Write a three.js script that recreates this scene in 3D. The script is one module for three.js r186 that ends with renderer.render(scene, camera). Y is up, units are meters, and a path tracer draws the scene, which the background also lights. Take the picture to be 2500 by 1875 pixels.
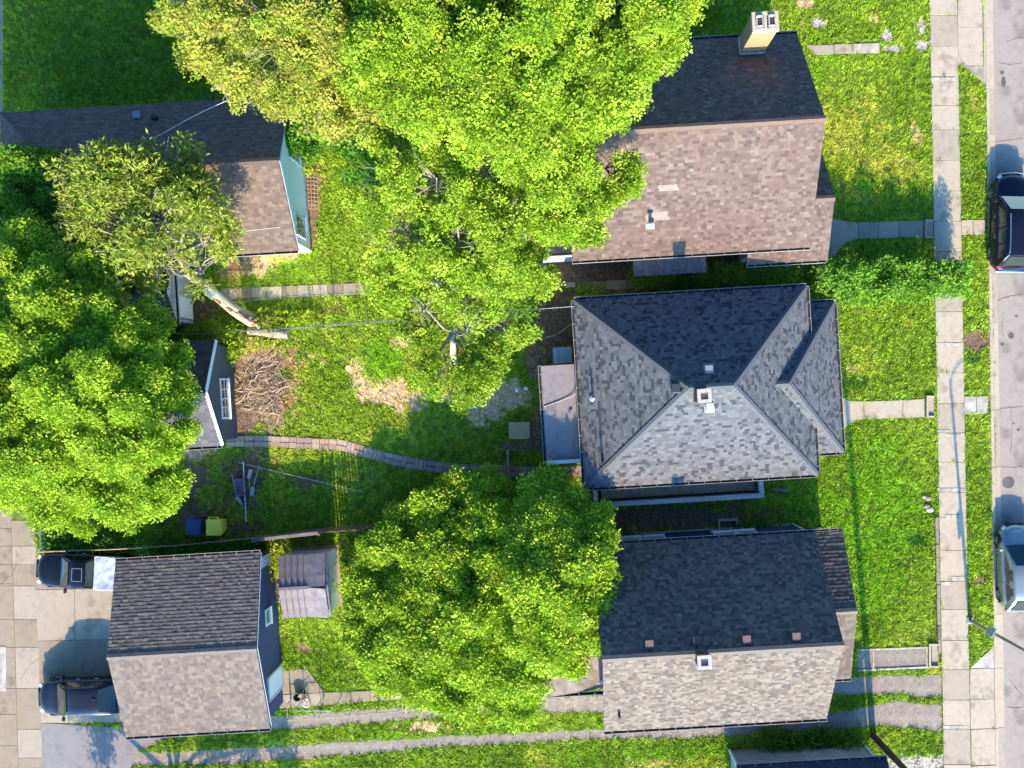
import * as THREE from 'three';
import { Sky } from 'three/addons/objects/Sky.js';
import { mergeGeometries, toCreasedNormals } from 'three/addons/utils/BufferGeometryUtils.js';
import { RoundedBoxGeometry } from 'three/addons/geometries/RoundedBoxGeometry.js';

// ------------------------------------------------------------------ camera, sky, sun, exposure
// A drone hangs 42 m up and looks straight down; 50 photograph pixels are one metre on the ground.
const SC = 50, CX = 1340, CY = 950, CAM = 42;
const scene = new THREE.Scene();
const camera = new THREE.PerspectiveCamera(2 * Math.atan(937.5 / (SC * CAM)) * 180 / Math.PI, 4 / 3, 0.5, 400);
camera.position.set(0, CAM, 0);
camera.up.set(0, 0, -1);
camera.lookAt(0, 0, 0);
camera.setViewOffset(2500, 1875, 1250 - CX, 937.5 - CY, 2500, 1875);
const ELEV = 25.3 * Math.PI / 180;
const sunDir = new THREE.Vector3(0.082 * Math.cos(ELEV), Math.sin(ELEV), Math.cos(ELEV) * 0.997).normalize();
const sky = new Sky();
sky.scale.setScalar(1000);
Object.assign(sky.material.uniforms.sunPosition.value, sunDir);
sky.material.uniforms.turbidity.value = 5;
sky.material.uniforms.rayleigh.value = 0.9;
sky.material.uniforms.mieCoefficient.value = 0.003;
if (sky.material.uniforms.cloudCoverage) sky.material.uniforms.cloudCoverage.value = 0;
sky.name = 'sky'; sky.userData.kind = 'structure';
scene.add(sky);
scene.environmentIntensity = 0.3;
const sun = new THREE.DirectionalLight(new THREE.Color(1.0, 0.8, 0.51), 2.35);
sun.position.copy(sunDir).multiplyScalar(90);
sun.castShadow = true; sun.shadow.mapSize.set(4096, 4096);
Object.assign(sun.shadow.camera, { left: -40, right: 40, top: 40, bottom: -40, near: 1, far: 200 });
scene.add(sun, sun.target);
const renderer = new THREE.WebGLRenderer({ antialias: true });
renderer.toneMapping = THREE.LinearToneMapping;
renderer.toneMappingExposure = 5.15;
renderer.shadowMap.enabled = true;

// ------------------------------------------------------------------ helpers
function rng(seed) { let a = seed >>> 0; return () => { a = (a + 0x6D2B79F5) | 0; let t = Math.imul(a ^ (a >>> 15), 1 | a); t = (t + Math.imul(t ^ (t >>> 7), 61 | t)) ^ t; return ((t ^ (t >>> 14)) >>> 0) / 4294967296; }; }
const R0 = rng(7);
const V = (x, y, z) => new THREE.Vector3(x, y, z);
const g = (px, py, h = 0) => V((px - CX) / SC * (CAM - h) / CAM, h, (py - CY) / SC * (CAM - h) / CAM);   // place of a photograph point that lies h metres up
const lerp = (a, b, t) => a + (b - a) * t;
const sstep = (a, b, x) => { const t = Math.min(1, Math.max(0, (x - a) / (b - a))); return t * t * (3 - 2 * t); };
function hash2(x, y) { let h = Math.imul(x, 374761393) ^ Math.imul(y, 668265263); h = Math.imul(h ^ (h >>> 13), 1274126177); return ((h ^ (h >>> 16)) >>> 0) / 4294967296; }
function vnoise(x, y, wrap = 0) {
  let xi = Math.floor(x), yi = Math.floor(y); const fx = x - xi, fy = y - yi;
  const w = (v) => wrap ? ((v % wrap) + wrap) % wrap : v;
  const u = fx * fx * (3 - 2 * fx), v = fy * fy * (3 - 2 * fy);
  return lerp(lerp(hash2(w(xi), w(yi)), hash2(w(xi + 1), w(yi)), u), lerp(hash2(w(xi), w(yi + 1)), hash2(w(xi + 1), w(yi + 1)), u), v);
}
function fbm(x, y, o = 4, wrap = 0) { let s = 0, a = 0.5, n = 0; for (let i = 0; i < o; i++) { s += a * vnoise(x, y, wrap); n += a; a *= 0.5; x = x * 2 + (wrap ? 0 : 3.7); y = y * 2 + (wrap ? 0 : 1.3); wrap *= 2; } return s / n; }
const taken = {};
function numbered(n) { taken[n] = (taken[n] || 0) + 1; return taken[n] === 1 ? n : n + '_' + String(taken[n] - 1).padStart(3, '0'); }
function tag(o, label, category, group) { o.userData.label = label; o.userData.category = category; if (group) o.userData.group = group; return o; }
function thing(name, label, category, pos = V(0, 0, 0), turn = 0, group) { const o = new THREE.Group(); o.name = numbered(name); o.position.copy(pos); o.rotation.y = turn; scene.add(o); return tag(o, label, category, group); }
function struct(name, o = new THREE.Group()) { o.name = numbered(name); o.userData.kind = 'structure'; scene.add(o); return o; }
function part(name, geo, mat, parent) { const m = new THREE.Mesh(Array.isArray(geo) ? merge(geo) : geo, mat); m.name = name; m.castShadow = m.receiveShadow = true; parent.add(m); return m; }
function one(name, geo, mat, label, category, group) { const m = part(numbered(name), geo, mat, scene); return tag(m, label, category, group); }
function merge(list) {
  const l = list.map((q) => { const n = q.index ? q.toNonIndexed() : q; for (const k of Object.keys(n.attributes)) if (!['position', 'normal', 'uv', 'color'].includes(k)) n.deleteAttribute(k); return n; });
  const all = ['uv', 'color'].filter((k) => l.every((q) => q.attributes[k]));
  for (const q of l) for (const k of ['uv', 'color']) if (!all.includes(k) && q.attributes[k]) q.deleteAttribute(k);
  return mergeGeometries(l);
}
const box = (w, h, d, x = 0, y = 0, z = 0, ry = 0) => { const b = new THREE.BoxGeometry(w, h, d); if (ry) b.rotateY(ry); return b.translate(x, y, z); };
const rbox = (w, h, d, r, x = 0, y = 0, z = 0, ry = 0) => { const b = new RoundedBoxGeometry(w, h, d, 2, r); if (ry) b.rotateY(ry); return b.translate(x, y, z); };
function bar(a, b, r, seg = 6, r2 = r) { const d = b.clone().sub(a), c = new THREE.CylinderGeometry(r2, r, d.length(), seg); c.applyQuaternion(new THREE.Quaternion().setFromUnitVectors(V(0, 1, 0), d.clone().normalize())); return c.translate((a.x + b.x) / 2, (a.y + b.y) / 2, (a.z + b.z) / 2); }
function plank(a, b, w, t) { const d = b.clone().sub(a), q = new THREE.BoxGeometry(d.length(), t, w); q.applyQuaternion(new THREE.Quaternion().setFromUnitVectors(V(1, 0, 0), d.clone().normalize())); return q.translate((a.x + b.x) / 2, (a.y + b.y) / 2, (a.z + b.z) / 2); }
function tube(pts, r, seg = 12, rad = 6) { return new THREE.TubeGeometry(new THREE.CatmullRomCurve3(pts), seg, r, rad); }
function taper(pts, r0, r1, seg = 10, rad = 7) {          // a branch: a bent tube that thins out
  const c = new THREE.CatmullRomCurve3(pts), t = new THREE.TubeGeometry(c, seg, 1, rad), p = t.attributes.position, cen = c.getSpacedPoints(seg);
  for (let i = 0; i <= seg; i++) for (let j = 0; j <= rad; j++) { const k = i * (rad + 1) + j, f = lerp(r0, r1, i / seg); p.setXYZ(k, cen[i].x + (p.getX(k) - cen[i].x) * f, cen[i].y + (p.getY(k) - cen[i].y) * f, cen[i].z + (p.getZ(k) - cen[i].z) * f); }
  return t;
}
const lin = (r, gg, b) => new THREE.Color().setRGB(r, gg, b);
const srgb = (r, gg, b) => new THREE.Color().setRGB(r / 255, gg / 255, b / 255, THREE.SRGBColorSpace);
function dataTex(w, h, fn, color = true, repeat = true) {
  const d = new Uint8Array(w * h * 4);
  for (let y = 0; y < h; y++) for (let x = 0; x < w; x++) { const c = fn(x, y), i = (y * w + x) * 4; d[i] = c[0]; d[i + 1] = c[1]; d[i + 2] = c[2]; d[i + 3] = 255; }
  const t = new THREE.DataTexture(d, w, h); t.magFilter = THREE.LinearFilter; t.minFilter = THREE.LinearMipmapLinearFilter; t.generateMipmaps = true;
  if (repeat) t.wrapS = t.wrapT = THREE.RepeatWrapping;
  if (color) t.colorSpace = THREE.SRGBColorSpace;
  t.needsUpdate = true; return t;
}
const std = (color, roughness = 0.85, o = {}) => new THREE.MeshStandardMaterial({ color, roughness, ...o });
const cl = (v) => Math.max(0, Math.min(255, v));
// surface grain, tiling; uv in metres is divided by the size given to planar()
const grainTex = dataTex(512, 512, (x, y) => { const a = fbm(x / 64, y / 64, 4, 8), b = hash2(x, y), c = vnoise(x / 4, y / 4, 128); const v = cl(196 + (a - 0.5) * 90 + (b - 0.5) * 34 + (c - .5) * 30); return [v, v * 0.985, v * 0.96]; });
const stainTex = dataTex(1024, 1024, (x, y) => { const a = fbm(x / 170, y / 170, 5, 6), s = fbm(x / 64 + 9, y / 64, 4, 16), b = hash2(x, y); const st = sstep(0.5, 0.85, a) * 34 + sstep(0.66, 0.9, s) * 16; const v = 222 - st + (b - 0.5) * 26 + (s - .5) * 30; return [cl(v), cl(v * 0.985 - st * .05), cl(v * 0.955 - st * .05)]; });
const gravelTex = dataTex(512, 512, (x, y) => { const b = hash2(x >> 1, y >> 1), c = vnoise(x / 5, y / 5, 0), a = fbm(x / 80, y / 80, 3, 0); const v = cl(150 + (b - 0.5) * 110 + (c - .5) * 70 + (a - .5) * 50); return [v, v * 0.96, v * 0.93]; });
const bumpTex = dataTex(256, 256, (x, y) => { const v = cl(128 + (hash2(x, y) - .5) * 120 + (vnoise(x / 4, y / 4, 64) - .5) * 120); return [v, v, v]; }, false);
function planar(geo, size = 1, rot = 0) { const p = geo.attributes.position, uv = new Float32Array(p.count * 2), c = Math.cos(rot), s = Math.sin(rot); for (let i = 0; i < p.count; i++) { const x = p.getX(i), z = p.getZ(i) + p.getY(i) * 0.6; uv[2 * i] = (x * c - z * s) / size; uv[2 * i + 1] = (x * s + z * c) / size; } geo.setAttribute('uv', new THREE.BufferAttribute(uv, 2)); return geo; }
const hard = [];                                          // outlines of what covers the lawn, so that no grass grows through it
function inPoly(p, x, z) { let c = false; for (let i = 0, j = p.length - 1; i < p.length; j = i++) { const a = p[i], b = p[j]; if ((a.z > z) !== (b.z > z) && x < (b.x - a.x) * (z - a.z) / (b.z - a.z) + a.x) c = !c; } return c; }
function cover(pts) { let x0 = 1e9, x1 = -1e9, z0 = 1e9, z1 = -1e9; for (const p of pts) { x0 = Math.min(x0, p.x); x1 = Math.max(x1, p.x); z0 = Math.min(z0, p.z); z1 = Math.max(z1, p.z); } hard.push({ pts, x0, x1, z0, z1 }); return pts; }
const covered = (x, z) => hard.some((q) => x > q.x0 && x < q.x1 && z > q.z0 && z < q.z1 && inPoly(q.pts, x, z));
function ragged(pts, amp, step = 0.25, seed = 1) { const out = []; pts.forEach((a, i) => { const b = pts[(i + 1) % pts.length], n = Math.max(1, Math.round(a.distanceTo(b) / step)); for (let k = 0; k < n; k++) { const p = a.clone().lerp(b, k / n); p.x += (fbm(p.x * 2.3 + seed, p.z * 2.3, 3) - 0.5) * amp * 2; p.z += (fbm(p.x * 2.3, p.z * 2.3 + seed * 7, 3) - 0.5) * amp * 2; out.push(p); } }); return out; }
function slabGeo(pts, y, depth = 0.05, bevel = 0) {
  const s = new THREE.Shape(pts.map((p) => new THREE.Vector2(p.x, -p.z)));
  const e = new THREE.ExtrudeGeometry(s, { depth: depth - bevel, bevelEnabled: bevel > 0, bevelSize: bevel, bevelOffset: -bevel, bevelThickness: bevel, bevelSegments: 1, steps: 1 });
  e.rotateX(-Math.PI / 2); e.translate(0, y - depth, 0); return e;
}
const P = (a, h = 0) => a.map(([x, y]) => g(x, y, h));

// ------------------------------------------------------------------ materials
const M = {
  concrete: std(srgb(196, 178, 154), 0.92, { map: stainTex, bumpMap: bumpTex, bumpScale: 0.004 }),
  concreteGrey: std(srgb(182, 165, 143), 0.92, { map: stainTex, bumpMap: bumpTex, bumpScale: 0.004 }),
  concretePale: std(srgb(218, 206, 188), 0.9, { map: grainTex }),
  concreteOld: std(srgb(164, 145, 121), 0.95, { map: stainTex, bumpMap: bumpTex, bumpScale: 0.006 }),
  gravel: std(srgb(238, 220, 200), 1, { map: gravelTex, bumpMap: bumpTex, bumpScale: 0.02 }),
  asphalt: std(srgb(150, 142, 140), 0.95, { map: stainTex, bumpMap: bumpTex, bumpScale: 0.006 }),
  road: std(srgb(170, 156, 143), 0.95, { map: stainTex, bumpMap: bumpTex, bumpScale: 0.004 }),
  white: std(srgb(216, 213, 206), 0.6), whitePaint: std(srgb(225, 226, 224), 0.6, { map: grainTex }),
  mint: std(srgb(224, 236, 228), 0.7), navy: std(srgb(44, 54, 84), 0.7), slate: std(srgb(66, 72, 76), 0.75), cream: std(srgb(220, 214, 200), 0.8), greyWall: std(srgb(150, 152, 156), 0.8),
  glass: new THREE.MeshPhysicalMaterial({ color: srgb(28, 34, 38), roughness: 0.06, metalness: 0, clearcoat: 1 }),
  carGlass: new THREE.MeshPhysicalMaterial({ color: srgb(24, 38, 36), roughness: 0.04, clearcoat: 1, clearcoatRoughness: .02 }),
  metal: std(srgb(150, 150, 150), 0.5, { metalness: 0.5 }), darkMetal: std(srgb(62, 62, 66), 0.5, { metalness: 0.4 }), black: std(srgb(26, 26, 28), 0.6),
  rubber: std(srgb(28, 28, 29), 0.85), chrome: std(srgb(215, 217, 220), 0.15, { metalness: 1 }),
  wood: std(srgb(150, 120, 92), 0.85, { map: grainTex }), greyWood: std(srgb(140, 132, 120), 0.9, { map: grainTex }), paleWood: std(srgb(205, 175, 138), 0.85, { map: grainTex }),
  membrane: std(srgb(150, 140, 138), 0.8, { map: stainTex }), darkRoof: std(srgb(58, 60, 68), 0.85, { map: grainTex }),
  brickTan: std(srgb(214, 170, 122), 0.95, { map: grainTex }), brickRed: std(srgb(142, 84, 66), 0.95, { map: grainTex }), mortar: std(srgb(205, 192, 176), 0.95, { map: grainTex }),
  bark: std(srgb(112, 96, 80), 0.95, { map: grainTex, bumpMap: bumpTex, bumpScale: 0.02 }), paleBark: std(srgb(196, 184, 160), 0.9, { map: grainTex }), rotWood: std(srgb(150, 96, 62), 0.95, { map: grainTex }),
  deadStem: std(srgb(176, 154, 126), 0.95), leafLitter: std(srgb(138, 114, 90), 0.95), yellow: std(srgb(250, 224, 62), 0.5), blueBin: std(srgb(52, 66, 112), 0.55), orange: std(srgb(206, 92, 62), 0.5),
  ink: std(srgb(40, 42, 52), 0.6), gutterPaint: std(srgb(190, 186, 178), .7, { map: grainTex }), gutterShade: std(srgb(58, 50, 44), 0.95, { map: grainTex }),
};

// ------------------------------------------------------------------ ground
// What lies on the soil where: lawn kinds, straw, bare earth, mulch - read off the photograph, in its pixels.
const GRASS = [[100, 118, 30], [118, 134, 38], [138, 144, 54], [90, 110, 28]];
const PATCH = [  // x, y, rx, ry, kind, strength
  [640, 930, 75, 110, 'mulch', 1.25], [600, 1010, 50, 60, 'earth', 1], [640, 870, 60, 40, 'straw', .8],
  [890, 905, 34, 34, 'straw', 1.2], [930, 950, 62, 34, 'straw', 1.15], [985, 975, 48, 26, 'straw', 1.1], [1010, 990, 30, 24, 'straw', .9], [965, 840, 22, 26, 'straw', .85], [990, 825, 24, 24, 'straw', .8],
  [1105, 880, 46, 34, 'earth', 1], [1190, 990, 46, 30, 'straw', 1.3], [1235, 965, 50, 38, 'straw', 1.2], [1165, 1010, 28, 44, 'straw', 1.1], [1100, 960, 40, 30, 'straw', .8], [1298, 860, 16, 70, 'mulch', 1.2], [1306, 1060, 16, 50, 'mulch', 1.2], [1260, 1092, 50, 14, 'mulch', 1],
  [765, 870, 24, 14, 'straw', .6], [790, 880, 14, 14, 'straw', .6], [610, 640, 70, 34, 'straw', 1.1], [700, 625, 40, 18, 'straw', .9], [560, 660, 40, 40, 'mulch', .7], [752, 470, 26, 130, 'mulch', 1.15], [735, 360, 20, 60, 'mulch', .9],
  [475, 1108, 40, 16, 'straw', 1.2], [470, 1170, 46, 50, 'earth', .9], [610, 1150, 60, 60, 'earth', .95], [740, 1170, 70, 30, 'earth', .7], [470, 1260, 60, 40, 'earth', .8], [590, 1290, 80, 24, 'earth', .7],
  [2060, 330, 150, 110, 'dry', .8], [2180, 400, 80, 70, 'dry', .85], [2120, 260, 90, 50, 'dry', .6], [2100, 470, 90, 40, 'dry', .7], [2235, 330, 28, 50, 'straw', .55], [1985, 270, 30, 90, 'dry', .7],
  [1962, 8, 26, 10, 'straw', 1], [1992, 56, 16, 12, 'grey', 1.2], [1962, 58, 10, 8, 'straw', .9], [2135, 50, 10, 10, 'straw', 1], [2165, 90, 13, 14, 'grey', 1.2], [2250, 62, 12, 18, 'grey', 1.1], [2248, 108, 14, 16, 'grey', 1.1], [2180, 120, 24, 8, 'grey', 1.1],
  [2386, 835, 30, 22, 'earth', 1.2], [2376, 250, 18, 26, 'dry', 1], [2390, 1415, 13, 14, 'earth', 1.2], [2100, 870, 90, 60, 'dry', .5], [2130, 900, 60, 40, 'dry', .5], [2080, 900, 30, 30, 'straw', .45],
  [1550, 660, 260, 34, 'earth', 1.3], [1850, 655, 190, 24, 'earth', 1.3], [1660, 690, 300, 20, 'earth', 1.2], [1360, 790, 60, 90, 'earth', 1.3], [1400, 720, 70, 30, 'earth', .8], [1650, 1262, 230, 26, 'earth', 1.2], [1500, 1275, 80, 24, 'earth', 1], [1870, 1280, 70, 20, 'earth', .7],
  [860, 1530, 26, 18, 'straw', .7], [850, 1560, 24, 30, 'mulch', .7], [735, 1665, 40, 30, 'straw', .5], [660, 1540, 20, 60, 'mulch', .5], [742, 1583, 22, 12, 'mulch', .9], [665, 1420, 24, 50, 'mulch', 1.1],
  [1040, 1775, 60, 14, 'straw', .9], [1580, 1865, 60, 12, 'straw', .9], [1720, 1850, 60, 10, 'dry', .9], [2160, 1800, 40, 40, 'dry', .6], [2240, 1868, 70, 18, 'grey', 1.3], [1650, 1866, 140, 14, 'dry', .8],
  [790, 800, 200, 90, 'dry', .42], [720, 950, 120, 110, 'dry', .5], [900, 1070, 200, 50, 'dry', .45], [1060, 1080, 120, 40, 'dry', .5], [700, 1100, 130, 24, 'dry', .4], [770, 790, 120, 20, 'lush', .6], [930, 880, 42, 46, 'lush', 1.2],
  [2000, 1380, 130, 200, 'lush', 1], [2150, 1250, 120, 300, 'lush', .8], [1800, 1840, 500, 24, 'lush', .6], [2375, 1400, 30, 200, 'lush', .6], [260, 120, 260, 130, 'deep', 1.3], [240, 500, 200, 140, 'earth', .8], [200, 760, 250, 120, 'earth', .7], [380, 1230, 300, 90, 'earth', .55],
  [700, 640, 100, 50, 'lush', .45], [790, 760, 120, 14, 'earth', .5], [450, 745, 80, 50, 'earth', 1], [2020, 1190, 60, 100, 'lush', .5],
];
{ const r = rng(91); for (let i = 0; i < 90; i++) PATCH.push([lerp(60, 2400, r()), lerp(0, 1875, r()), 12 + r() * 34, 8 + r() * 24, r() < .5 ? 'dry' : r() < .7 ? 'lush' : 'deep', .4 + r() * .5]); }
const KIND = { straw: [204, 168, 126], mulch: [150, 112, 84], earth: [120, 94, 68], dry: [158, 148, 64], grey: [178, 164, 150], lush: [108, 140, 28], deep: [102, 118, 34] };
const BARE = { straw: 0.85, mulch: 1, earth: 0.95, dry: 0.1, grey: 0.9, lush: 0, deep: 0 };
function soil(X, Z) {
  const px = X * SC + CX, py = Z * SC + CY, n1 = fbm(X * 0.45 + 40, Z * 0.45, 3), n2 = fbm(X * 2.2, Z * 2.2 + 11, 3), n3 = fbm(X * 6.5 + 3, Z * 6.5, 2);
  const k = n1 * 2.2 + n2 * 1.1 - 0.6, i = Math.max(0, Math.min(2, Math.floor(k))), f = Math.max(0, Math.min(1, k - i));
  let r = lerp(GRASS[i][0], GRASS[i + 1][0], f), gg = lerp(GRASS[i][1], GRASS[i + 1][1], f), b = lerp(GRASS[i][2], GRASS[i + 1][2], f), bare = 0;
  const jag = (n2 - 0.5) * 1.5 + (n3 - 0.5) * 1.3;
  for (const [x, y, rx, ry, kind, s] of PATCH) {
    const dx = (px - x) / rx, dy = (py - y) / ry; if (dx * dx + dy * dy > 3.2) continue;
    const soft = kind === 'dry' || kind === 'lush' || kind === 'deep';
    const t = sstep(soft ? -.35 : -0.08, soft ? .6 : 0.25, s - Math.hypot(dx, dy) + jag * (soft ? .8 : .75)) * (soft ? Math.min(1, s) * .9 : Math.min(1, s + .1)), c = KIND[kind];
    r = lerp(r, c[0], t); gg = lerp(gg, c[1], t); b = lerp(b, c[2], t); bare = lerp(bare, BARE[kind], t);
  }
  return [r, gg, b, bare];
}
const GX0 = -30, GX1 = 26, GZ0 = -21, GZ1 = 21;
{
  const W = 1792, Hh = 1344;
  const tex = dataTex(W, Hh, (x, y) => { const X = lerp(GX0, GX1, (x + .5) / W), Z = lerp(GZ1, GZ0, (y + .5) / Hh), c = soil(X, Z), d = 0.72 + hash2(x, y) * 0.34 + (vnoise(X * 14, Z * 14) - .5) * .4; return [cl(c[0] * d), cl(c[1] * d), cl(c[2] * d)]; }, true, false);
  const kerbX = (z) => g(2404 + (z * SC + CY) * 0.0140, 0).x;
  const pts = [V(GX0, 0, GZ0), V(kerbX(GZ0), 0, GZ0), V(kerbX(GZ1), 0, GZ1), V(GX0, 0, GZ1)];
  const geo = new THREE.BufferGeometry(); const pos = [], uv = [], idx = [];
  for (const p of pts) { pos.push(p.x, 0, p.z); uv.push((p.x - GX0) / (GX1 - GX0), (GZ1 - p.z) / (GZ1 - GZ0)); }
  geo.setAttribute('position', new THREE.Float32BufferAttribute(pos, 3)); geo.setAttribute('uv', new THREE.Float32BufferAttribute(uv, 2)); geo.setIndex([0, 3, 2, 0, 2, 1]); geo.computeVertexNormals();
  const m = struct('ground', new THREE.Mesh(geo, std(0xffffff, 1, { map: tex }))); m.receiveShadow = true;
  const far = struct('terrain', new THREE.Mesh(new THREE.PlaneGeometry(360, 360).rotateX(-Math.PI / 2).translate(0, -0.4, 0), std(srgb(92, 116, 40), 1))); far.receiveShadow = true;
}
// road, kerb and gutter
const kx = (y) => 2404 + y * 0.0140, gx = (y) => 2426 + y * 0.0165;
{
  const road = struct('road', new THREE.Mesh(planar(new THREE.PlaneGeometry(16, 80).rotateX(-Math.PI / 2).translate(g(2430, 0).x + 7.7, -0.12, 0), 4.2), M.road)); road.receiveShadow = true;
  const crackMat = std(srgb(92, 84, 78), 1), r = rng(5);
  const cracks = [[[2430, 345], [2468, 340], [2500, 336]], [[2455, 728], [2470, 722], [2500, 718]], [[2440, 735], [2446, 728], [2455, 727], [2462, 722]], [[2443, 998], [2470, 995], [2500, 993]], [[2460, 100], [2480, 92], [2500, 89]], [[2462, 1728], [2480, 1731], [2500, 1728]], [[2455, 760], [2449, 790], [2452, 820]], [[2470, 1110], [2474, 1060], [2471, 1000]], [[2468, 1660], [2490, 1690], [2500, 1700]], [[2440, 150], [2470, 156], [2500, 150]], [[2448, 1140], [2480, 1142], [2500, 1138]]];
  for (const c of cracks) part('crack', taperFlat(P(c), 0.022, r, -0.1165), crackMat, road);
  const stainMat = std(srgb(120, 112, 106), 0.9, { map: grainTex });
  for (const [x, y, rx, ry] of [[2452, 198, 6, 14], [2450, 175, 5, 5], [2472, 818, 8, 8], [2466, 1178, 15, 14], [2449, 840, 4, 5], [2484, 770, 5, 3], [2477, 1035, 3, 3], [2490, 1050, 4, 3]]) part('tar_stain', slabGeo(ragged(ell(x, y, rx, ry), 0.05, .08, x), -0.115, 0.003), stainMat, road);
  const kerb = struct('kerb');
  const ys = [-140, -60, 66, 215, 326, 480, 630, 788, 915, 1000, 1140, 1300, 1400, 1500, 1632, 1778, 1900, 2000];
  for (let i = 0; i + 1 < ys.length; i++) {
    const a = ys[i] + .5, b = ys[i + 1] - .5;
    part('kerb_stone', planar(slabGeo(P([[kx(a), a], [kx(a) + 8, a], [kx(b) + 8, b], [kx(b), b]]), 0.035, 0.25, .015), 3.1), M.concrete, kerb);
    part('gutter_slab', planar(slabGeo(P([[kx(a) + 8, a], [gx(a), a], [gx(b), b], [kx(b) + 8, b]]), -0.085, 0.12, .006), 2.7), i % 3 ? M.concrete : M.concreteGrey, kerb);
  }
}
function ell(x, y, rx, ry, n = 14) { const o = []; for (let i = 0; i < n; i++) { const a = i / n * Math.PI * 2; o.push(g(x + Math.cos(a) * rx, y + Math.sin(a) * ry)); } return o; }
function taperFlat(pts, w, r, y) { const l = []; for (let i = 0; i + 1 < pts.length; i++) { const a = pts[i].clone(), b = pts[i + 1].clone(); a.y = b.y = y; const n = 4; for (let k = 0; k < n; k++) { const p = a.clone().lerp(b, k / n), q = a.clone().lerp(b, (k + 1.05) / n); p.z += (r() - .5) * .03; q.z += (r() - .5) * .03; l.push(plank(p, q, w * (.5 + r()), 0.004)); } } return merge(l); }
// sidewalk: one slab after the other
const sx0 = (y) => 2269 + y * 0.0185, sx1 = (y) => 2336 + y * 0.0178;
{
  const walk = struct('sidewalk'), r = rng(11);
  const ys = [-110, -36, 38, 113, 187, 258, 317, 391, 466, 540, 614, 688, 761, 836, 910, 985, 1056, 1128, 1201, 1262, 1343, 1418, 1487, 1563, 1634, 1708, 1779, 1866, 1940, 2010];
  for (let i = 0; i + 1 < ys.length; i++) {
    const a = ys[i] + 0.5, b = ys[i + 1] - 0.5, q = P([[sx0(a), a], [sx1(a), a], [sx1(b), b], [sx0(b), b]]); cover(q);
    const s = part('paving_slab', planar(slabGeo(q, 0.034 + r() * .014, 0.09, .008), 2.2 + r(), r() * 6), [M.concrete, M.concrete, M.concreteGrey][Math.floor(r() * 3)], walk);
  }
  for (const [x0, x1, y0, y1] of [[2274, 2330, 190, 197], [2305, 2345, 837, 844], [2286, 2318, 1049, 1055], [2312, 2346, 1060, 1066], [2288, 2354, 1192, 1200], [2306, 2352, 1257, 1267], [2322, 2358, 1407, 1416], [2297, 2328, 1420, 1428], [2300, 2358, 1771, 1778]]) part('mortar_patch', slabGeo(P([[x0, y0], [x1, y0], [x1, y1], [x0, y1]]), 0.0535, 0.01), M.concretePale, walk);
  const dn = struct('driveway');                                  // aprons between pavement and kerb
  const quad = (name, pts, mat, y = 0.036) => { const w = P(pts); cover(w); return part(name, planar(slabGeo(w, y, 0.09, .006), 2.6, R0() * 3), mat, dn); };
  quad('paving_slab', [[2337, -80], [2396, -80], [2398, 66], [2338, 66]], M.concrete); quad('paving_slab', [[2338, 67], [2398, 67], [2400, 159], [2339, 159]], M.concrete); quad('paving_slab', [[2346, 160], [2401, 160], [2402, 206], [2385, 190]], M.concreteGrey);
  quad('paving_slab', [[2399, -80], [2403, -80], [2406, 206], [2402, 206]], M.concrete);
  quad('paving_slab', [[2367, 1631], [2421, 1582], [2425, 1578], [2426, 1630]], M.concretePale); quad('paving_slab', [[2367, 1633], [2426, 1631], [2427, 1705], [2368, 1707]], M.concrete); quad('paving_slab', [[2368, 1708], [2427, 1706], [2428, 1777], [2369, 1779]], M.concrete); quad('paving_slab', [[2370, 1781], [2428, 1778], [2430, 1866], [2371, 1868]], M.concrete); quad('paving_slab', [[2371, 1870], [2430, 1868], [2432, 1990], [2373, 1990]], M.concrete);
}
// garden walks
function walkway(name, quads, mats, y = 0.04) { const s = struct(name); quads.forEach((q, i) => { const w = P(q); cover(w); part('paving_slab', planar(slabGeo(w, y + (i % 3) * .004, 0.09, .008), 2.1, i), mats[i % mats.length], s); }); return s; }
walkway('footpath', [[[2032, 532], [2062, 540], [2094, 544], [2094, 583], [2062, 592], [2046, 612], [2020, 660], [1990, 660], [2010, 600]], [[2095, 543], [2144, 542], [2144, 582], [2095, 583]], [[2145, 542], [2193, 541], [2193, 581], [2145, 582]], [[2194, 540], [2254, 538], [2254, 580], [2194, 580]]], [M.concrete, M.concreteGrey]);
walkway('footpath', [[[2052, 968], [2072, 978], [2108, 980], [2108, 1022], [2086, 1026], [2066, 1042], [2050, 1050]], [[2109, 980], [2203, 977], [2203, 1020], [2109, 1022]], [[2204, 977], [2256, 974], [2256, 1018], [2204, 1020]]], [M.concrete]);
walkway('kerb_crossing', [[[2346, 538], [2374, 537], [2374, 573], [2347, 573]], [[2375, 537], [2404, 537], [2405, 573], [2375, 573]]], [M.concrete]);
walkway('kerb_crossing', [[[2354, 968], [2382, 968], [2383, 1010], [2354, 1011]], [[2383, 968], [2411, 967], [2412, 1009], [2384, 1010]]], [M.concretePale]);
walkway('footpath', [[[1968, 111], [2034, 110], [2035, 133], [1990, 134]], [[2036, 109], [2080, 108], [2081, 130], [2036, 132]], [[2082, 108], [2146, 106], [2146, 130], [2082, 130]]], [M.concreteGrey, M.concreteGrey, M.concretePale], 0.05);
walkway('footpath', Array.from({ length: 11 }, (_, i) => { const x = 540 + i * 37.2, s = -0.042 * (x - 540); return [[x + .6, 705 + s], [x + 36.6, 704 + s], [x + 36.6, 731 + s], [x + .6, 731 + s]]; }).concat([[[1340, 690], [1368, 689], [1368, 705], [1340, 706]], [[1380, 690], [1404, 689], [1404, 702], [1380, 703]]]), [M.concrete, M.concreteOld, M.concreteGrey]);
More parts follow.
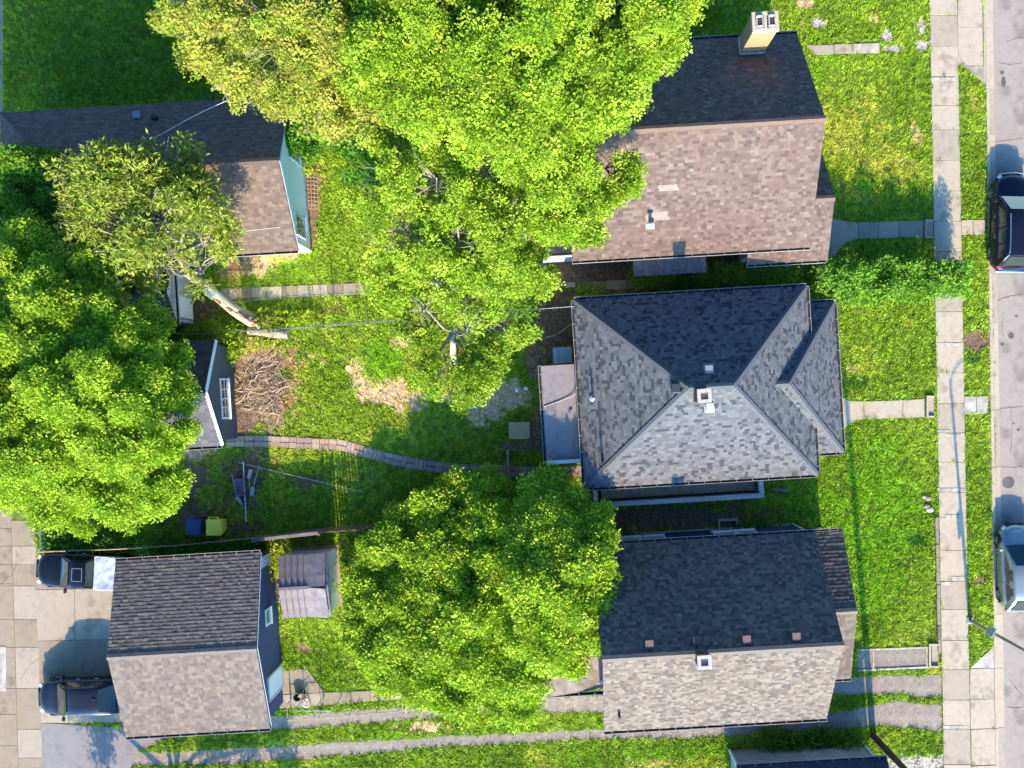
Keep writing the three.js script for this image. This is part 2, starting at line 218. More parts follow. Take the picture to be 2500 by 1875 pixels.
walkway('side_path', Array.from({ length: 12 }, (_, i) => { const x = 1430 + i * 50, s = -0.05 * (x - 1430); return [[x + .7, 688 + s], [x + 49, 686 + s], [x + 49, 708 + s], [x + .7, 710 + s]]; }), [M.concreteOld, M.concreteGrey], .03);
walkway('concrete_slab', [[[678, 1638], [750, 1632], [792, 1690], [682, 1694]], [[682, 1696], [790, 1691], [786, 1722], [684, 1728]], [[793, 1690], [905, 1686], [905, 1711], [788, 1720]], [[906, 1686], [990, 1682], [990, 1706], [906, 1711]]], [M.concreteOld, M.concreteGrey]);
// steps beside the pavement
for (const [pts, label] of [[[[2255, 537], [2276, 536], [2276, 582], [2255, 582]], 'concrete step where the shaded front walk meets the sidewalk'], [[[2258, 966], [2279, 966], [2279, 1019], [2258, 1019]], 'concrete step with low cheek walls on the sunny front walk'], [[[2264, 1570], [2290, 1567], [2290, 1628], [2264, 1629]], 'concrete step at the end of the gravel front walk']]) {
  const w = P(pts), c = w[0].clone().add(w[2]).multiplyScalar(.5), t = thing('garden_step', label, 'step', V(c.x, 0, c.z)), q = cover(w).map((p) => p.clone().sub(c)); const x0 = q[0].x, x1 = q[1].x, z0 = q[0].z, z1 = q[2].z, d = z1 - z0;
  part('tread', planar(box((x1 - x0) * .62, .05, d - .16, x0 + (x1 - x0) * .69, .03, (z0 + z1) / 2), 1.5), M.concreteGrey, t); part('riser', planar(box(.09, .17, d, x0 + .06, .085, (z0 + z1) / 2), 1.4), M.concrete, t);
  for (const z of [z0 + .04, z1 - .04]) part('cheek', planar(box(x1 - x0 - .11, .15, .08, (x0 + x1) / 2 + .055, .075, z), 1.3), M.concrete, t);
}
// driveways and the alley
function sheet(name, pts, mat, y, amp = 0.05, size = 3, seed = 1) { const w = ragged(P(pts), amp, 0.3, seed); cover(w); const m = struct(name, new THREE.Mesh(planar(slabGeo(w, y, 0.03), size), mat)); m.receiveShadow = true; return m; }
sheet('gravel_drive', [[2298, 1647], [2150, 1650], [2040, 1654], [1900, 1664], [1600, 1690], [1320, 1705], [1000, 1725], [820, 1738], [660, 1750], [640, 1752], [640, 1782], [760, 1775], [1000, 1757], [1240, 1745], [1460, 1738], [1800, 1720], [2060, 1695], [2180, 1692], [2299, 1704]], M.gravel, 0.014, .09, 1.4, 3);
sheet('gravel_drive', [[2299, 1722], [2230, 1716], [2180, 1712], [2060, 1735], [1900, 1752], [1700, 1772], [1450, 1782], [1250, 1788], [1100, 1798], [960, 1805], [850, 1812], [700, 1820], [480, 1832], [320, 1838], [300, 1870], [480, 1866], [640, 1862], [900, 1838], [1100, 1822], [1250, 1815], [1440, 1804], [1700, 1800], [1960, 1786], [2100, 1772], [2200, 1775], [2300, 1786]], M.gravel, 0.010, .1, 1.4, 4);
sheet('asphalt_apron', [[102, 1765], [300, 1775], [420, 1790], [330, 1840], [310, 1920], [100, 1920]], M.asphalt, 0.018, .05, 3.4, 6);
{
  cover(P([[-200, 1170], [35, 1170], [84, 1290], [100, 1380], [112, 1980], [-200, 1980]])); cover(P([[84, 1350], [380, 1345], [380, 1765], [100, 1770]]));
  const s = struct('alley'), r = rng(3), row = (x0, x1, ys, mat) => { for (let i = 0; i + 1 < ys.length; i++) { const a = ys[i] + .5, b = ys[i + 1] - .5, q = P([[x0 + a * .03 - 60, a], [x1 + a * .03 - 60, a], [x1 + b * .03 - 60, b], [x0 + b * .03 - 60, b]]); cover(q); part('concrete_panel', planar(slabGeo(q, .012 + r() * .008, .08, .005), 3 + r(), r() * 6), mat[i % mat.length], s); } };
  row(-60, 49, [1180, 1290, 1333, 1378, 1425, 1430, 1512, 1580, 1680, 1744, 1820, 1900, 1960], [M.concreteOld]);
  row(50, 108, [1270, 1333, 1378, 1430, 1512, 1580, 1680, 1780, 1850, 1960], [M.concreteOld, M.concreteGrey]);
  row(-160, -61, [1180, 1300, 1430, 1580, 1690, 1800, 1960], [M.concreteOld, M.concreteGrey]);
  const q2 = struct('alley_lane'); for (const [a, b] of [[-120, -30], [-30, 60], [60, 150], [150, 230], [230, 300]]) { const q = P([[-180, a], [8, a], [9, b - 1], [-180, b - 1]]); cover(q); part('concrete_panel', planar(slabGeo(q, .014 + r() * .006, .08, .005), 3.1, r() * 5), M.concreteOld, q2); }
  part('concrete_patch', planar(slabGeo(cover(ragged(P([[-120, 1575], [14, 1578], [16, 1686], [-120, 1690]]), .05)), .035, .03), 2), M.concretePale, s);
  const ck = std(srgb(84, 76, 66), 1), rc = rng(41);
  for (const c of [[[4, 1424], [30, 1404], [44, 1372], [40, 1340]], [[48, 1660], [76, 1622], [100, 1604]]]) part('crack', taperFlat(P(c), .012, rc, .0235), ck, s);
  const pad = struct('parking_pad');
  for (const q of [[[86, 1440], [182, 1438], [184, 1562], [94, 1564]], [[183, 1438], [380, 1430], [380, 1558], [185, 1562]], [[86, 1360], [380, 1350], [380, 1429], [86, 1439]], [[94, 1565], [380, 1559], [380, 1690], [98, 1700]], [[98, 1701], [380, 1691], [380, 1762], [101, 1764]]]) { const w = P(q); cover(w); part('concrete_panel', planar(slabGeo(w, .022 + r() * .008, .08, .006), 3.3, r() * 6), r() < .4 ? M.concreteGrey : M.concreteOld, pad); }
}
{ // gravel front walk with concrete edging
  const w = P([[2094, 1588], [2264, 1582], [2264, 1625], [2094, 1634]]); cover(w);
  const m = struct('gravel_walk'); part('gravel_bed', planar(slabGeo(w, 0.02, .04), .9), M.gravel, m);
  for (const q of [[[2094, 1584], [2264, 1578], [2264, 1582], [2094, 1588]], [[2094, 1634], [2290, 1624], [2290, 1629], [2094, 1639]], [[2129, 1587], [2133, 1587], [2133, 1632], [2129, 1632]], [[2260, 1582], [2264, 1582], [2264, 1626], [2260, 1626]]]) part('edging', planar(slabGeo(cover(P(q)), 0.055, .09, .01), 1.2), M.concretePale, m);
  const wall = thing('retaining_kerb', 'low brown concrete edging along the lawn beside the sidewalk', 'edging'); const r = rng(9);
  for (let y = 1262; y < 1560; y += 33) part('edging_block', planar(slabGeo(cover(P([[2281 + (y - 1262) * .02, y], [2289 + (y - 1262) * .02, y], [2289.6 + (y - 1262) * .02, y + 32], [2281.6 + (y - 1262) * .02, y + 32]])), .1 + r() * .04, .16, .012), 1.3), r() < .4 ? M.greyWood : M.concreteOld, wall);
}
{ // curving brick path: each paver by itself
  const s = struct('brick_path'), r = rng(21), mats = [srgb(220, 182, 156), srgb(206, 170, 148), srgb(226, 194, 168), srgb(196, 164, 148), srgb(212, 186, 166)].map((c) => std(c, 0.95, { map: grainTex }));
  const line = new THREE.CatmullRomCurve3(P([[552, 1078], [640, 1077], [740, 1082], [830, 1087], [880, 1100], [935, 1115], [1000, 1130], [1080, 1142], [1160, 1147], [1250, 1150], [1330, 1152], [1425, 1150]]));
  const len = line.getLength(), shared = planar(new THREE.BoxGeometry(1, 1, 1), .7); let d = 0;
  while (d < len) {
    const mode = r(), across = d > 4.6 && mode < 0.45, step = across ? .2 : lerp(.36, .5, r()), p = line.getPointAt(Math.min(1, (d + step / 2) / len)), t = line.getTangentAt(Math.min(1, (d + step / 2) / len)), a = Math.atan2(-t.z, t.x), n = V(-t.z, 0, t.x), wide = .54;
    const rows = across ? [[0, wide]] : [[-wide / 4, wide / 2], [wide / 4, wide / 2]];
    for (const [o, w] of rows) { const b = part('brick', shared, mats[Math.floor(r() * 5)], s); b.scale.set(step - .022, .06, w - .022); b.position.copy(p).addScaledVector(n, o + (r() - .5) * .03); b.position.y = .02 + r() * .016; b.rotation.set((r() - .5) * .04, a + (r() - .5) * .05, (r() - .5) * .04); }
    d += step;
  }
  const q = []; for (let i = 0; i <= 40; i++) { const p = line.getPointAt(i / 40), t = line.getTangentAt(i / 40); q.push(p.clone().add(V(t.z * .28, 0, -t.x * .28))); } for (let i = 40; i >= 0; i--) { const p = line.getPointAt(i / 40), t = line.getTangentAt(i / 40); q.push(p.clone().add(V(-t.z * .28, 0, t.x * .28))); } cover(q);
  part('sand_bed', slabGeo(q, 0.012, .02), std(srgb(120, 108, 92), 1, { map: grainTex }), s);
}

// ------------------------------------------------------------------ roofs
const TH = 3.4 * Math.PI / 180;                            // the plots lie a little askew to the photograph
// a shingle tab: top, butt edge and two sides, butt edge raised
const tabGeo = (() => { const q = new THREE.BufferGeometry(); const t = 1, v = [[-.5, 0, 0], [.5, 0, 0], [.5, t, 0], [-.5, t, 0], [-.5, .12, 1], [.5, .12, 1], [-.5, 0, 1], [.5, 0, 1]]; const f = [[0, 1, 2, 3], [3, 2, 5, 4], [0, 3, 4, 6], [1, 7, 5, 2]]; const pos = [], uv = []; for (const [a, b, c, d] of f) for (const k of [a, c, b, a, d, c]) { pos.push(...v[k]); uv.push(v[k][0], v[k][2]); } q.setAttribute('position', new THREE.Float32BufferAttribute(pos, 3)); q.setAttribute('uv', new THREE.Float32BufferAttribute(uv, 2)); q.computeVertexNormals(); return q; })();
function planeFrame(poly) {
  const e = poly[1].clone().sub(poly[0]).normalize(); let n = e.clone().cross(poly[2].clone().sub(poly[0])).normalize(); if (n.y < 0) n.negate();
  let s = n.clone().cross(e).normalize(); if (s.y < 0) s.negate();
  return { o: poly[0], e, n, s, uv: poly.map((p) => [p.clone().sub(poly[0]).dot(e), p.clone().sub(poly[0]).dot(s)]) };
}
function spans(uv, v) { const xs = []; uv.forEach((a, i) => { const b = uv[(i + 1) % uv.length]; if ((a[1] > v) !== (b[1] > v)) xs.push(a[0] + (b[0] - a[0]) * (v - a[1]) / (b[1] - a[1])); }); xs.sort((a, b) => a - b); const o = []; for (let i = 0; i + 1 < xs.length; i += 2) o.push([xs[i], xs[i + 1]]); return o; }
/* planes: [polygon with its eave edge first, tones]; tones: list of [colour, weight] */
function shingleRoof(house, planes, { deck, seed = 1, caps = [], capTone, expo = 0.132, wide = [0.1, 0.26], thick = 0.016, keep = 300, cuts = [] }) {
  const r = rng(seed), all = [], thickDeck = 0.09, decks = [];
  for (const { poly, tones, e: ex = expo } of planes) {
    const f = planeFrame(poly), top = Math.max(...f.uv.map((p) => p[1]));
    const lo = poly.map((p) => p.clone().addScaledVector(f.n, -thickDeck - .004)), hi = poly.map((p) => p.clone().addScaledVector(f.n, -.004));
    const pos = [], tri = (a, b, c) => pos.push(a.x, a.y, a.z, b.x, b.y, b.z, c.x, c.y, c.z);
    for (let i = 1; i + 1 < hi.length; i++) { tri(hi[0], hi[i], hi[i + 1]); tri(lo[0], lo[i + 1], lo[i]); }
    hi.forEach((a, i) => { const j = (i + 1) % hi.length; tri(a, lo[i], hi[j]); tri(hi[j], lo[i], lo[j]); });
    const dg = new THREE.BufferGeometry(); dg.setAttribute('position', new THREE.Float32BufferAttribute(pos, 3)); dg.computeVertexNormals(); decks.push(dg);
    const basis = new THREE.Matrix4().makeBasis(f.e.clone().negate(), f.n, f.s);
    for (let v = -0.02, row = 0; v < top; v += ex, row++) {
      for (const [a, b] of spans(f.uv, Math.min(v + ex * .5, top - .01))) {
        let u = a - r() * .15;
        while (u < b) {
          let w = lerp(wide[0], wide[1], r()); const u0 = Math.max(a, u), u1 = Math.min(b, u + w); u += w; if (u1 - u0 < .03) continue;
          const p = f.o.clone().addScaledVector(f.e, (u0 + u1) / 2).addScaledVector(f.s, v).addScaledVector(f.n, .001);
          let k = r(), ti = 0; for (const t of tones) { k -= t[1]; if (k <= 0) break; ti++; } ti = Math.min(ti, tones.length - 1);
          let tone = tones[ti]; for (const c of cuts) if (c.hit(p)) tone = c.tone;
          const m = basis.clone().scale(V(u1 - u0 - .004, thick * (.75 + r() * .7), Math.min(ex * 1.25, top - v + .02))); m.setPosition(p);
          all.push({ m, tone, w: (u1 - u0) * (.6 + .4 * f.n.y) + r() * .02, j: .93 + r() * .14 });
        }
      }
    }
  }
  const roof = part('roof', merge(decks), deck, house);
  all.sort((a, b) => b.w - a.w);
  const mats = new Map(), matOf = (c) => { if (!mats.has(c)) mats.set(c, std(c, 0.92)); return mats.get(c); };
  for (const q of all.slice(0, keep)) { const s = part('shingle', tabGeo, matOf(q.tone[0]), roof); s.applyMatrix4(q.m); }
  const rest = all.slice(keep), n = tabGeo.attributes.position.count, pos = new Float32Array(rest.length * n * 3), nor = new Float32Array(rest.length * n * 3), col = new Float32Array(rest.length * n * 3), v = V(0, 0, 0), nm = new THREE.Matrix3(); let o = 0;
  for (const q of rest) { nm.getNormalMatrix(q.m); const c = q.tone[0]; for (let i = 0; i < n; i++) { v.fromBufferAttribute(tabGeo.attributes.position, i).applyMatrix4(q.m); pos[o] = v.x; pos[o + 1] = v.y; pos[o + 2] = v.z; v.fromBufferAttribute(tabGeo.attributes.normal, i).applyMatrix3(nm).normalize(); nor[o] = v.x; nor[o + 1] = v.y; nor[o + 2] = v.z; col[o] = c.r * q.j; col[o + 1] = c.g * q.j; col[o + 2] = c.b * q.j; o += 3; } }
  const sg = new THREE.BufferGeometry(); sg.setAttribute('position', new THREE.BufferAttribute(pos, 3)); sg.setAttribute('normal', new THREE.BufferAttribute(nor, 3)); sg.setAttribute('color', new THREE.BufferAttribute(col, 3));
  const field = part('shingle_field', sg, std(0xffffff, 0.92, { vertexColors: true }), roof); field.userData.kind = 'stuff';
  for (const [a, b] of caps) {                              // overlapping caps along ridges and hips
    const d = b.clone().sub(a), L = d.length(), l = [], ang = Math.atan2(-d.z, d.x), pit = Math.asin(d.y / L), nC = Math.floor(L / .16);
    for (let i = 0; i < nC; i++) for (const s of [-1, 1]) { const q = new THREE.BoxGeometry(.2, .016, .15); q.rotateX(s * .36 + (r() - .5) * .04); q.translate(0, -.012 + r() * .006, s * .068); q.rotateZ(pit + .06); q.rotateY(ang); const p = a.clone().addScaledVector(d, (i + .5) / nC); l.push(q.translate(p.x, p.y + .03, p.z)); }
    part('ridge_cap', merge(l), capTone || deck, roof);
  }
  return roof;
}
function gutter(house, a, b, out, mat = M.white, every = .72) {   // open trough along an eave, held by straps
  const d = b.clone().sub(a), L = d.length(), ang = Math.atan2(-d.z, d.x), l = [], o = V(0, 0, 0), c = a.clone().add(b).multiplyScalar(.5);
  l.push(box(L, .1, .012, 0, -.02, .13), box(L, .014, .13, 0, -.075, .065), box(L, .05, .01, 0, -.045, .012), box(.016, .1, .13, -L / 2, -.02, .065), box(.016, .1, .13, L / 2, -.02, .065), box(L, .014, .018, 0, .034, .13));
  for (let x = -L / 2 + every / 2; x < L / 2; x += every) l.push(box(.02, .012, .13, x, .03, .065));
  const q = merge(l); if (out < 0) q.rotateY(Math.PI); q.rotateY(ang); q.translate(c.x, c.y, c.z);
  const tr = part('gutter', q, mat === M.white ? M.gutterPaint : mat, house), db = box(L - .03, .02, .112, 0, -.055, .066); if (out < 0) db.rotateY(Math.PI); db.rotateY(ang); part('trough_shade', db.translate(c.x, c.y, c.z), M.gutterShade, tr); return tr;  // dark strip along the trough floor: the gutter's inner shade put in as colour
}
function prism(pts, z0, z1) { const s = new THREE.Shape(pts.map((p) => new THREE.Vector2(p[0], p[1]))); return new THREE.ExtrudeGeometry(s, { depth: z1 - z0, bevelEnabled: false }).translate(0, 0, z0); }
// walls of a gabled house whose ridge runs along x
function gableWalls(house, x0, x1, z0, z1, eave, ridge, mat, name = 'wall') { const zc = (z0 + z1) / 2; const q = prism([[z0, 0], [z1, 0], [z1, eave], [zc, ridge], [z0, eave]], x0, x1); q.rotateY(-Math.PI / 2); q.scale(-1, 1, 1); const idx = q.index ? q.toNonIndexed() : q; const p = idx.attributes.position; for (let i = 0; i < p.count; i += 3) { const a = [p.getX(i), p.getY(i), p.getZ(i)]; p.setXYZ(i, p.getX(i + 2), p.getY(i + 2), p.getZ(i + 2)); p.setXYZ(i + 2, ...a); } idx.computeVertexNormals(); return part(name, idx, mat, house); }
function gablePlanes(x0, x1, z0, z1, eave, ridge, tones, ex) { const zc = (z0 + z1) / 2; return [{ poly: [V(x1, eave, z0), V(x0, eave, z0), V(x0, ridge, zc), V(x1, ridge, zc)], tones, e: ex }, { poly: [V(x0, eave, z1), V(x1, eave, z1), V(x1, ridge, zc), V(x0, ridge, zc)], tones, e: ex }]; }
function local(house) { house.updateMatrixWorld(true); const inv = house.matrixWorld.clone().invert(); return (px, py, h) => g(px, py, h).applyMatrix4(inv); }
function footprint(house, x0, x1, z0, z1) { house.updateMatrixWorld(true); cover([V(x0, 0, z0), V(x1, 0, z0), V(x1, 0, z1), V(x0, 0, z1)].map((p) => p.applyMatrix4(house.matrixWorld))); }
function windowOn(house, face, u, y, w, h, plane, panes = [1, 2]) {   // face: 'e' looks along +x, 'n' along -z
  const t = new THREE.Group(); t.name = 'window'; house.add(t); const f = [box(w + .16, .08, .05, 0, h / 2 + .04, 0), box(w + .16, .08, .05, 0, -h / 2 - .04, 0), box(.08, h, .05, -w / 2 - .04, 0, 0), box(.08, h, .05, w / 2 + .04, 0, 0), box(w + .22, .04, .12, 0, -h / 2 - .1, .03)];
  part('frame', f, M.white, t); const pw = w / panes[0], ph = h / panes[1];
  for (let i = 0; i < panes[0]; i++) for (let j = 0; j < panes[1]; j++) part('pane', box(pw - .035, ph - .035, .015, -w / 2 + pw * (i + .5), -h / 2 + ph * (j + .5), -.002), M.glass, t);
  part('sash', [...Array(panes[0] - 1).keys()].map((i) => box(.035, h, .03, -w / 2 + pw * (i + 1), 0, .004)).concat([...Array(panes[1] - 1).keys()].map((j) => box(w, .035, .028, 0, -h / 2 + ph * (j + 1), .004))).concat([box(w, .012, .02, 0, h / 2 - .006, 0)]), M.white, t);
  if (face === 'e') { t.position.set(plane + .02, y, u); t.rotation.y = Math.PI / 2; } else { t.position.set(u, y, plane - .02); t.rotation.y = Math.PI; }
  return t;
}
function brickwork(w, d, h, r) { const l = []; for (let y = 0, k = 0; y + .07 <= h; y += .078, k++) { for (let x = -w / 2 - (k % 2) * .11; x < w / 2 - .02; x += .22) { const a = Math.max(-w / 2, x), b = Math.min(w / 2, x + .21); if (b - a > .03) for (const s of [-1, 1]) l.push(box(b - a, .066, .05, (a + b) / 2, y + .036, s * (d / 2 - .022) + (r() - .5) * .008)); } for (let z = -d / 2 + .05 - (k % 2) * .11; z < d / 2 - .05; z += .22) { const a = Math.max(-d / 2 + .05, z), b = Math.min(d / 2 - .05, z + .21); if (b - a > .03) for (const s of [-1, 1]) l.push(box(.05, .066, b - a, s * (w / 2 - .022) + (r() - .5) * .008, y + .036, (a + b) / 2)); } } return merge(l); }
function chimney(house, x, y, z, w, d, h, mat, flues, crown = M.mortar, turn = 0) {
  const c = new THREE.Group(); c.name = 'chimney'; c.position.set(x, y, z); c.rotation.y = turn; house.add(c); const r = rng(Math.round(x * 91 + 500));
  part('brickwork', brickwork(w, d, h, r), mat, c); part('core', box(w - .06, h - .01, d - .06, 0, h / 2, 0), M.mortar, c);
  const n = flues, fw = w / n; part('crown', [box(w + .08, .12, .14, 0, h + .06, d / 2 - .03), box(w + .08, .12, .14, 0, h + .06, -d / 2 + .03), box(.14, .12, d - .2, w / 2 - .03, h + .06, 0), box(.14, .12, d - .2, -w / 2 + .03, h + .06, 0), ...[...Array(n - 1).keys()].map((i) => box(.12, .12, d - .2, -w / 2 + fw * (i + 1), h + .06, 0))], crown, c);
  if (n > 1) for (let i = 0; i < n; i++) part('flue', [box(.04, .2, d - .28, -w / 2 + fw * i + .13, h + .12, 0), box(.04, .2, d - .28, -w / 2 + fw * (i + 1) - .13, h + .12, 0), box(fw - .26, .2, .04, -w / 2 + fw * (i + .5), h + .12, d / 2 - .16), box(fw - .26, .2, .04, -w / 2 + fw * (i + .5), h + .12, -d / 2 + .16)], M.concretePale, c);
  part('flue_floor', box(w - .16, .02, d - .16, 0, h - .02, 0), M.black, c);  // black plate just below the chimney top, inside the crown
  return c;
}
const tones = (list, k = .57) => list.map(([r, gg, b, w]) => [srgb(r * k, gg * k, b * k), w]);   // aged asphalt shingles are dark: base colours near 0.1

// ------------------------------------------------------------------ grey hip-roofed house
{
  const hs = thing('hip_roof_house', 'house with grey shingled hip roof and low front porch roof', 'house', V(6.6, 0, -0.1), TH), L = local(hs);
  const E = 3.15, RZ = 5.85; const nw = L(1400, 735, E), ne = L(1969, 697, E), se = L(1993, 1159, E), sw = L(1430, 1190, E);
  const x0 = (nw.x + sw.x) / 2, x1 = (ne.x + se.x) / 2, z0 = (nw.z + ne.z) / 2, z1 = (sw.z + se.z) / 2, zc = (z0 + z1) / 2, half = (z1 - z0) / 2;
  const rw = V(x0 + half * 1.06, RZ, zc), re = V(x1 - half * .97, RZ, zc), a = V(x0, E, z0), b = V(x1, E, z0), c = V(x1, E, z1), d = V(x0, E, z1);
  const mix = tones([[158, 155, 154, .3], [138, 136, 136, .3], [172, 168, 164, .16], [92, 92, 96, .18], [148, 140, 132, .06]]);
  // porch roof: lower hip that runs up into the east slope
  const e2 = 2.35, r2 = 4.4, pn = L(2037, 737, e2), ps = L(2055, 1103, e2), px1 = (pn.x + ps.x) / 2, pz0 = pn.z, pz1 = ps.z, pzc = (pz0 + pz1) / 2 + .15, apex = V(L(1925, 935, r2).x, r2, pzc), px0 = apex.x - 2.2;
  const A = V(px0, e2, pz0), B = V(px1, e2, pz0), C = V(px1, e2, pz1), D = V(px0, e2, pz1), top = V(px0, r2, pzc);
  shingleRoof(hs, [{ poly: [b, a, rw, re], tones: mix }, { poly: [d, c, re, rw], tones: mix }, { poly: [a, d, rw], tones: mix }, { poly: [c, b, re], tones: mix }, { poly: [C, B, apex], tones: mix }, { poly: [B, A, top, apex], tones: mix }, { poly: [D, C, apex, top], tones: mix }],
    { deck: M.darkRoof, seed: 4, caps: [[a, rw], [d, rw], [b, re], [c, re], [rw, re], [B, apex], [C, apex], [V(apex.x - .7, r2, pzc), apex]], capTone: std(srgb(85, 84, 84), .92) });
  part('wall', [box(x1 - x0 - .7, E - .15, z1 - z0 - .7, (x0 + x1) / 2, (E - .15) / 2, zc)], M.greyWall, hs);
  part('soffit', box(x1 - x0 - .06, .03, z1 - z0 - .06, (x0 + x1) / 2, E - .13, zc), M.white, hs);
  part('fascia', [box(x1 - x0, .14, .025, (x0 + x1) / 2, E - .09, z0 + .02), box(x1 - x0, .14, .025, (x0 + x1) / 2, E - .09, z1 - .02), box(.025, .14, z1 - z0 - .08, x0 + .02, E - .09, zc), box(.025, .14, z1 - z0 - .08, x1 - .02, E - .09, zc)], M.white, hs);
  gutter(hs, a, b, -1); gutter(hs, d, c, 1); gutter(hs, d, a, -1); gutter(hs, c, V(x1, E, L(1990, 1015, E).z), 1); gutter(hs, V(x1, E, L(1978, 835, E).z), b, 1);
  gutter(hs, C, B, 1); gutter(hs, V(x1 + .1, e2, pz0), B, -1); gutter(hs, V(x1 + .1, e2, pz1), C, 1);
  part('porch_floor', planar(box(px1 - x1 - .2, .45, pz1 - pz0 - .7, (x1 + px1) / 2 - .3, .225, pzc), 2), M.concreteGrey, hs);
  for (const z of [pz0 + .4, pz0 + 2.4, pz1 - 2.4, pz1 - .4]) part('porch_post', box(.14, e2 - .5, .14, px1 - .35, .45 + (e2 - .5) / 2, z), M.white, hs);
  // things on the roof
  const cz = V(L(1712, 966, 6).x, 5.3, L(1712, 966, 6).z); chimney(hs, cz.x, cz.y, cz.z, .5, .5, 1.35, M.brickRed, 1, std(srgb(226, 206, 190), .9, { map: grainTex }));
  const onS = (px, py) => { const p = L(px, py, 5); p.y = E + (z1 - p.z) * (RZ - E) / half; return p; }, onN = (px, py) => { const p = L(px, py, 5); p.y = E + (p.z - z0) * (RZ - E) / half; return p; }, onW = (px, py) => { const p = L(px, py, 4.4); p.y = E + (p.x - x0) * (RZ - E) / (rw.x - x0); return p; };
  const vent = (p, m) => part('roof_vent', [rbox(.34, .2, .36, .03, p.x, p.y + .12, p.z), box(.44, .02, .5, p.x, p.y + .04, p.z)], m, hs);
  vent(onS(1728, 993), M.whitePaint); vent(onN(1725, 902), M.metal); const v3 = onW(1639, 948); part('roof_vent', rbox(.36, .26, .42, .04, v3.x, v3.y + .12, v3.z), M.darkMetal, hs);
  const p1 = onW(1450, 972); part('vent_pipe', [bar(V(p1.x, p1.y - .05, p1.z), V(p1.x, p1.y + .55, p1.z), .045, 10), new THREE.SphereGeometry(.08, 10, 6).translate(p1.x, p1.y + .58, p1.z), new THREE.CylinderGeometry(.1, .17, .06, 12).translate(p1.x, p1.y + .03, p1.z)], M.metal, hs);
  const p2 = onW(1474, 1130); part('vent_pipe', [bar(V(p2.x, p2.y - .05, p2.z), V(p2.x, p2.y + .6, p2.z), .06, 10)], M.black, hs);
  // flat-roofed back porch
  const fh = 2.6, f0 = L(1322, 893, fh), f1 = L(1333, 1128, fh), fx0 = (f0.x + f1.x) / 2, fz0 = f0.z, fz1 = f1.z, fx1 = x0 + .4;
  part('back_porch_roof', planar(rbox(fx1 - fx0, .12, fz1 - fz0, .02, (fx0 + fx1) / 2, fh - .06, (fz0 + fz1) / 2), 2.6), M.membrane, hs);
  part('roof_seam', [box(.03, .012, fz1 - fz0 - .5, fx0 + 1.28, fh + .004, (fz0 + fz1) / 2), box(fx1 - fx0 - .2, .012, .03, (fx0 + fx1) / 2, fh + .0045, fz1 - .36)], std(srgb(122, 118, 116), .85), hs);
  part('back_porch_wall', box(fx1 - fx0 - .3, fh - .14, fz1 - fz0 - .3, (fx0 + fx1) / 2 + .05, (fh - .14) / 2, (fz0 + fz1) / 2), M.greyWall, hs);
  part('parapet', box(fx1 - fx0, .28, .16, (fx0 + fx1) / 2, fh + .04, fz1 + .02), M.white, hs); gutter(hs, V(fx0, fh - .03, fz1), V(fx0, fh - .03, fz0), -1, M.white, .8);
  part('roof_cable', tube([V(fx0 + .02, fh + .03, L(1325, 993, fh).z), V(fx0 + 1, fh + .05, L(1370, 975, fh).z), V(fx0 + 1.45, fh + .12, L(1392, 965, fh).z), V(x0 + .04, E + .02, L(1412, 944, E).z)], .018, 24, 5), M.metal, hs);
  part('drain', new THREE.CylinderGeometry(.07, .07, .02, 10).translate(fx0 + 1.25, fh + .01, L(1395, 997, fh).z), M.black, hs);
  // side porch below the south eave
  const s0 = L(1452, 1225, .9), s1 = L(1862, 1200, .9), wz = L(1650, 1222, 1.0).z;
  for (let i = 0; i < 4; i++) { const w = (s1.x - s0.x - .6) / 4; part('porch_slab', planar(rbox(w - .02, .5, 1.5, .015, s0.x + .35 + w * (i + .5), .25, wz - .95), 2, i), M.concreteOld, hs); }
  part('porch_parapet', [box(s1.x - s0.x, 1, .16, (s0.x + s1.x) / 2, .5, wz), box(.16, 1, 1.2, s1.x - .08, .5, wz - .68), box(.16, 1, .8, s0.x + .08, .5, wz - .48)], M.greyWall, hs);
  part('parapet_cap', [box(s1.x - s0.x + .06, .05, .22, (s0.x + s1.x) / 2, 1.025, wz), box(.22, .05, 1.1, s1.x - .08, 1.025, wz - .66)], M.whitePaint, hs);
  footprint(hs, x0, x1, z0 + .3, z1 - .3); footprint(hs, fx0 + .1, x0, fz0, fz1); footprint(hs, s0.x, s1.x, z1 - .5, wz + .1); footprint(hs, x1 - .5, px1 - .3, pz0 + .3, pz1 - .3);
}
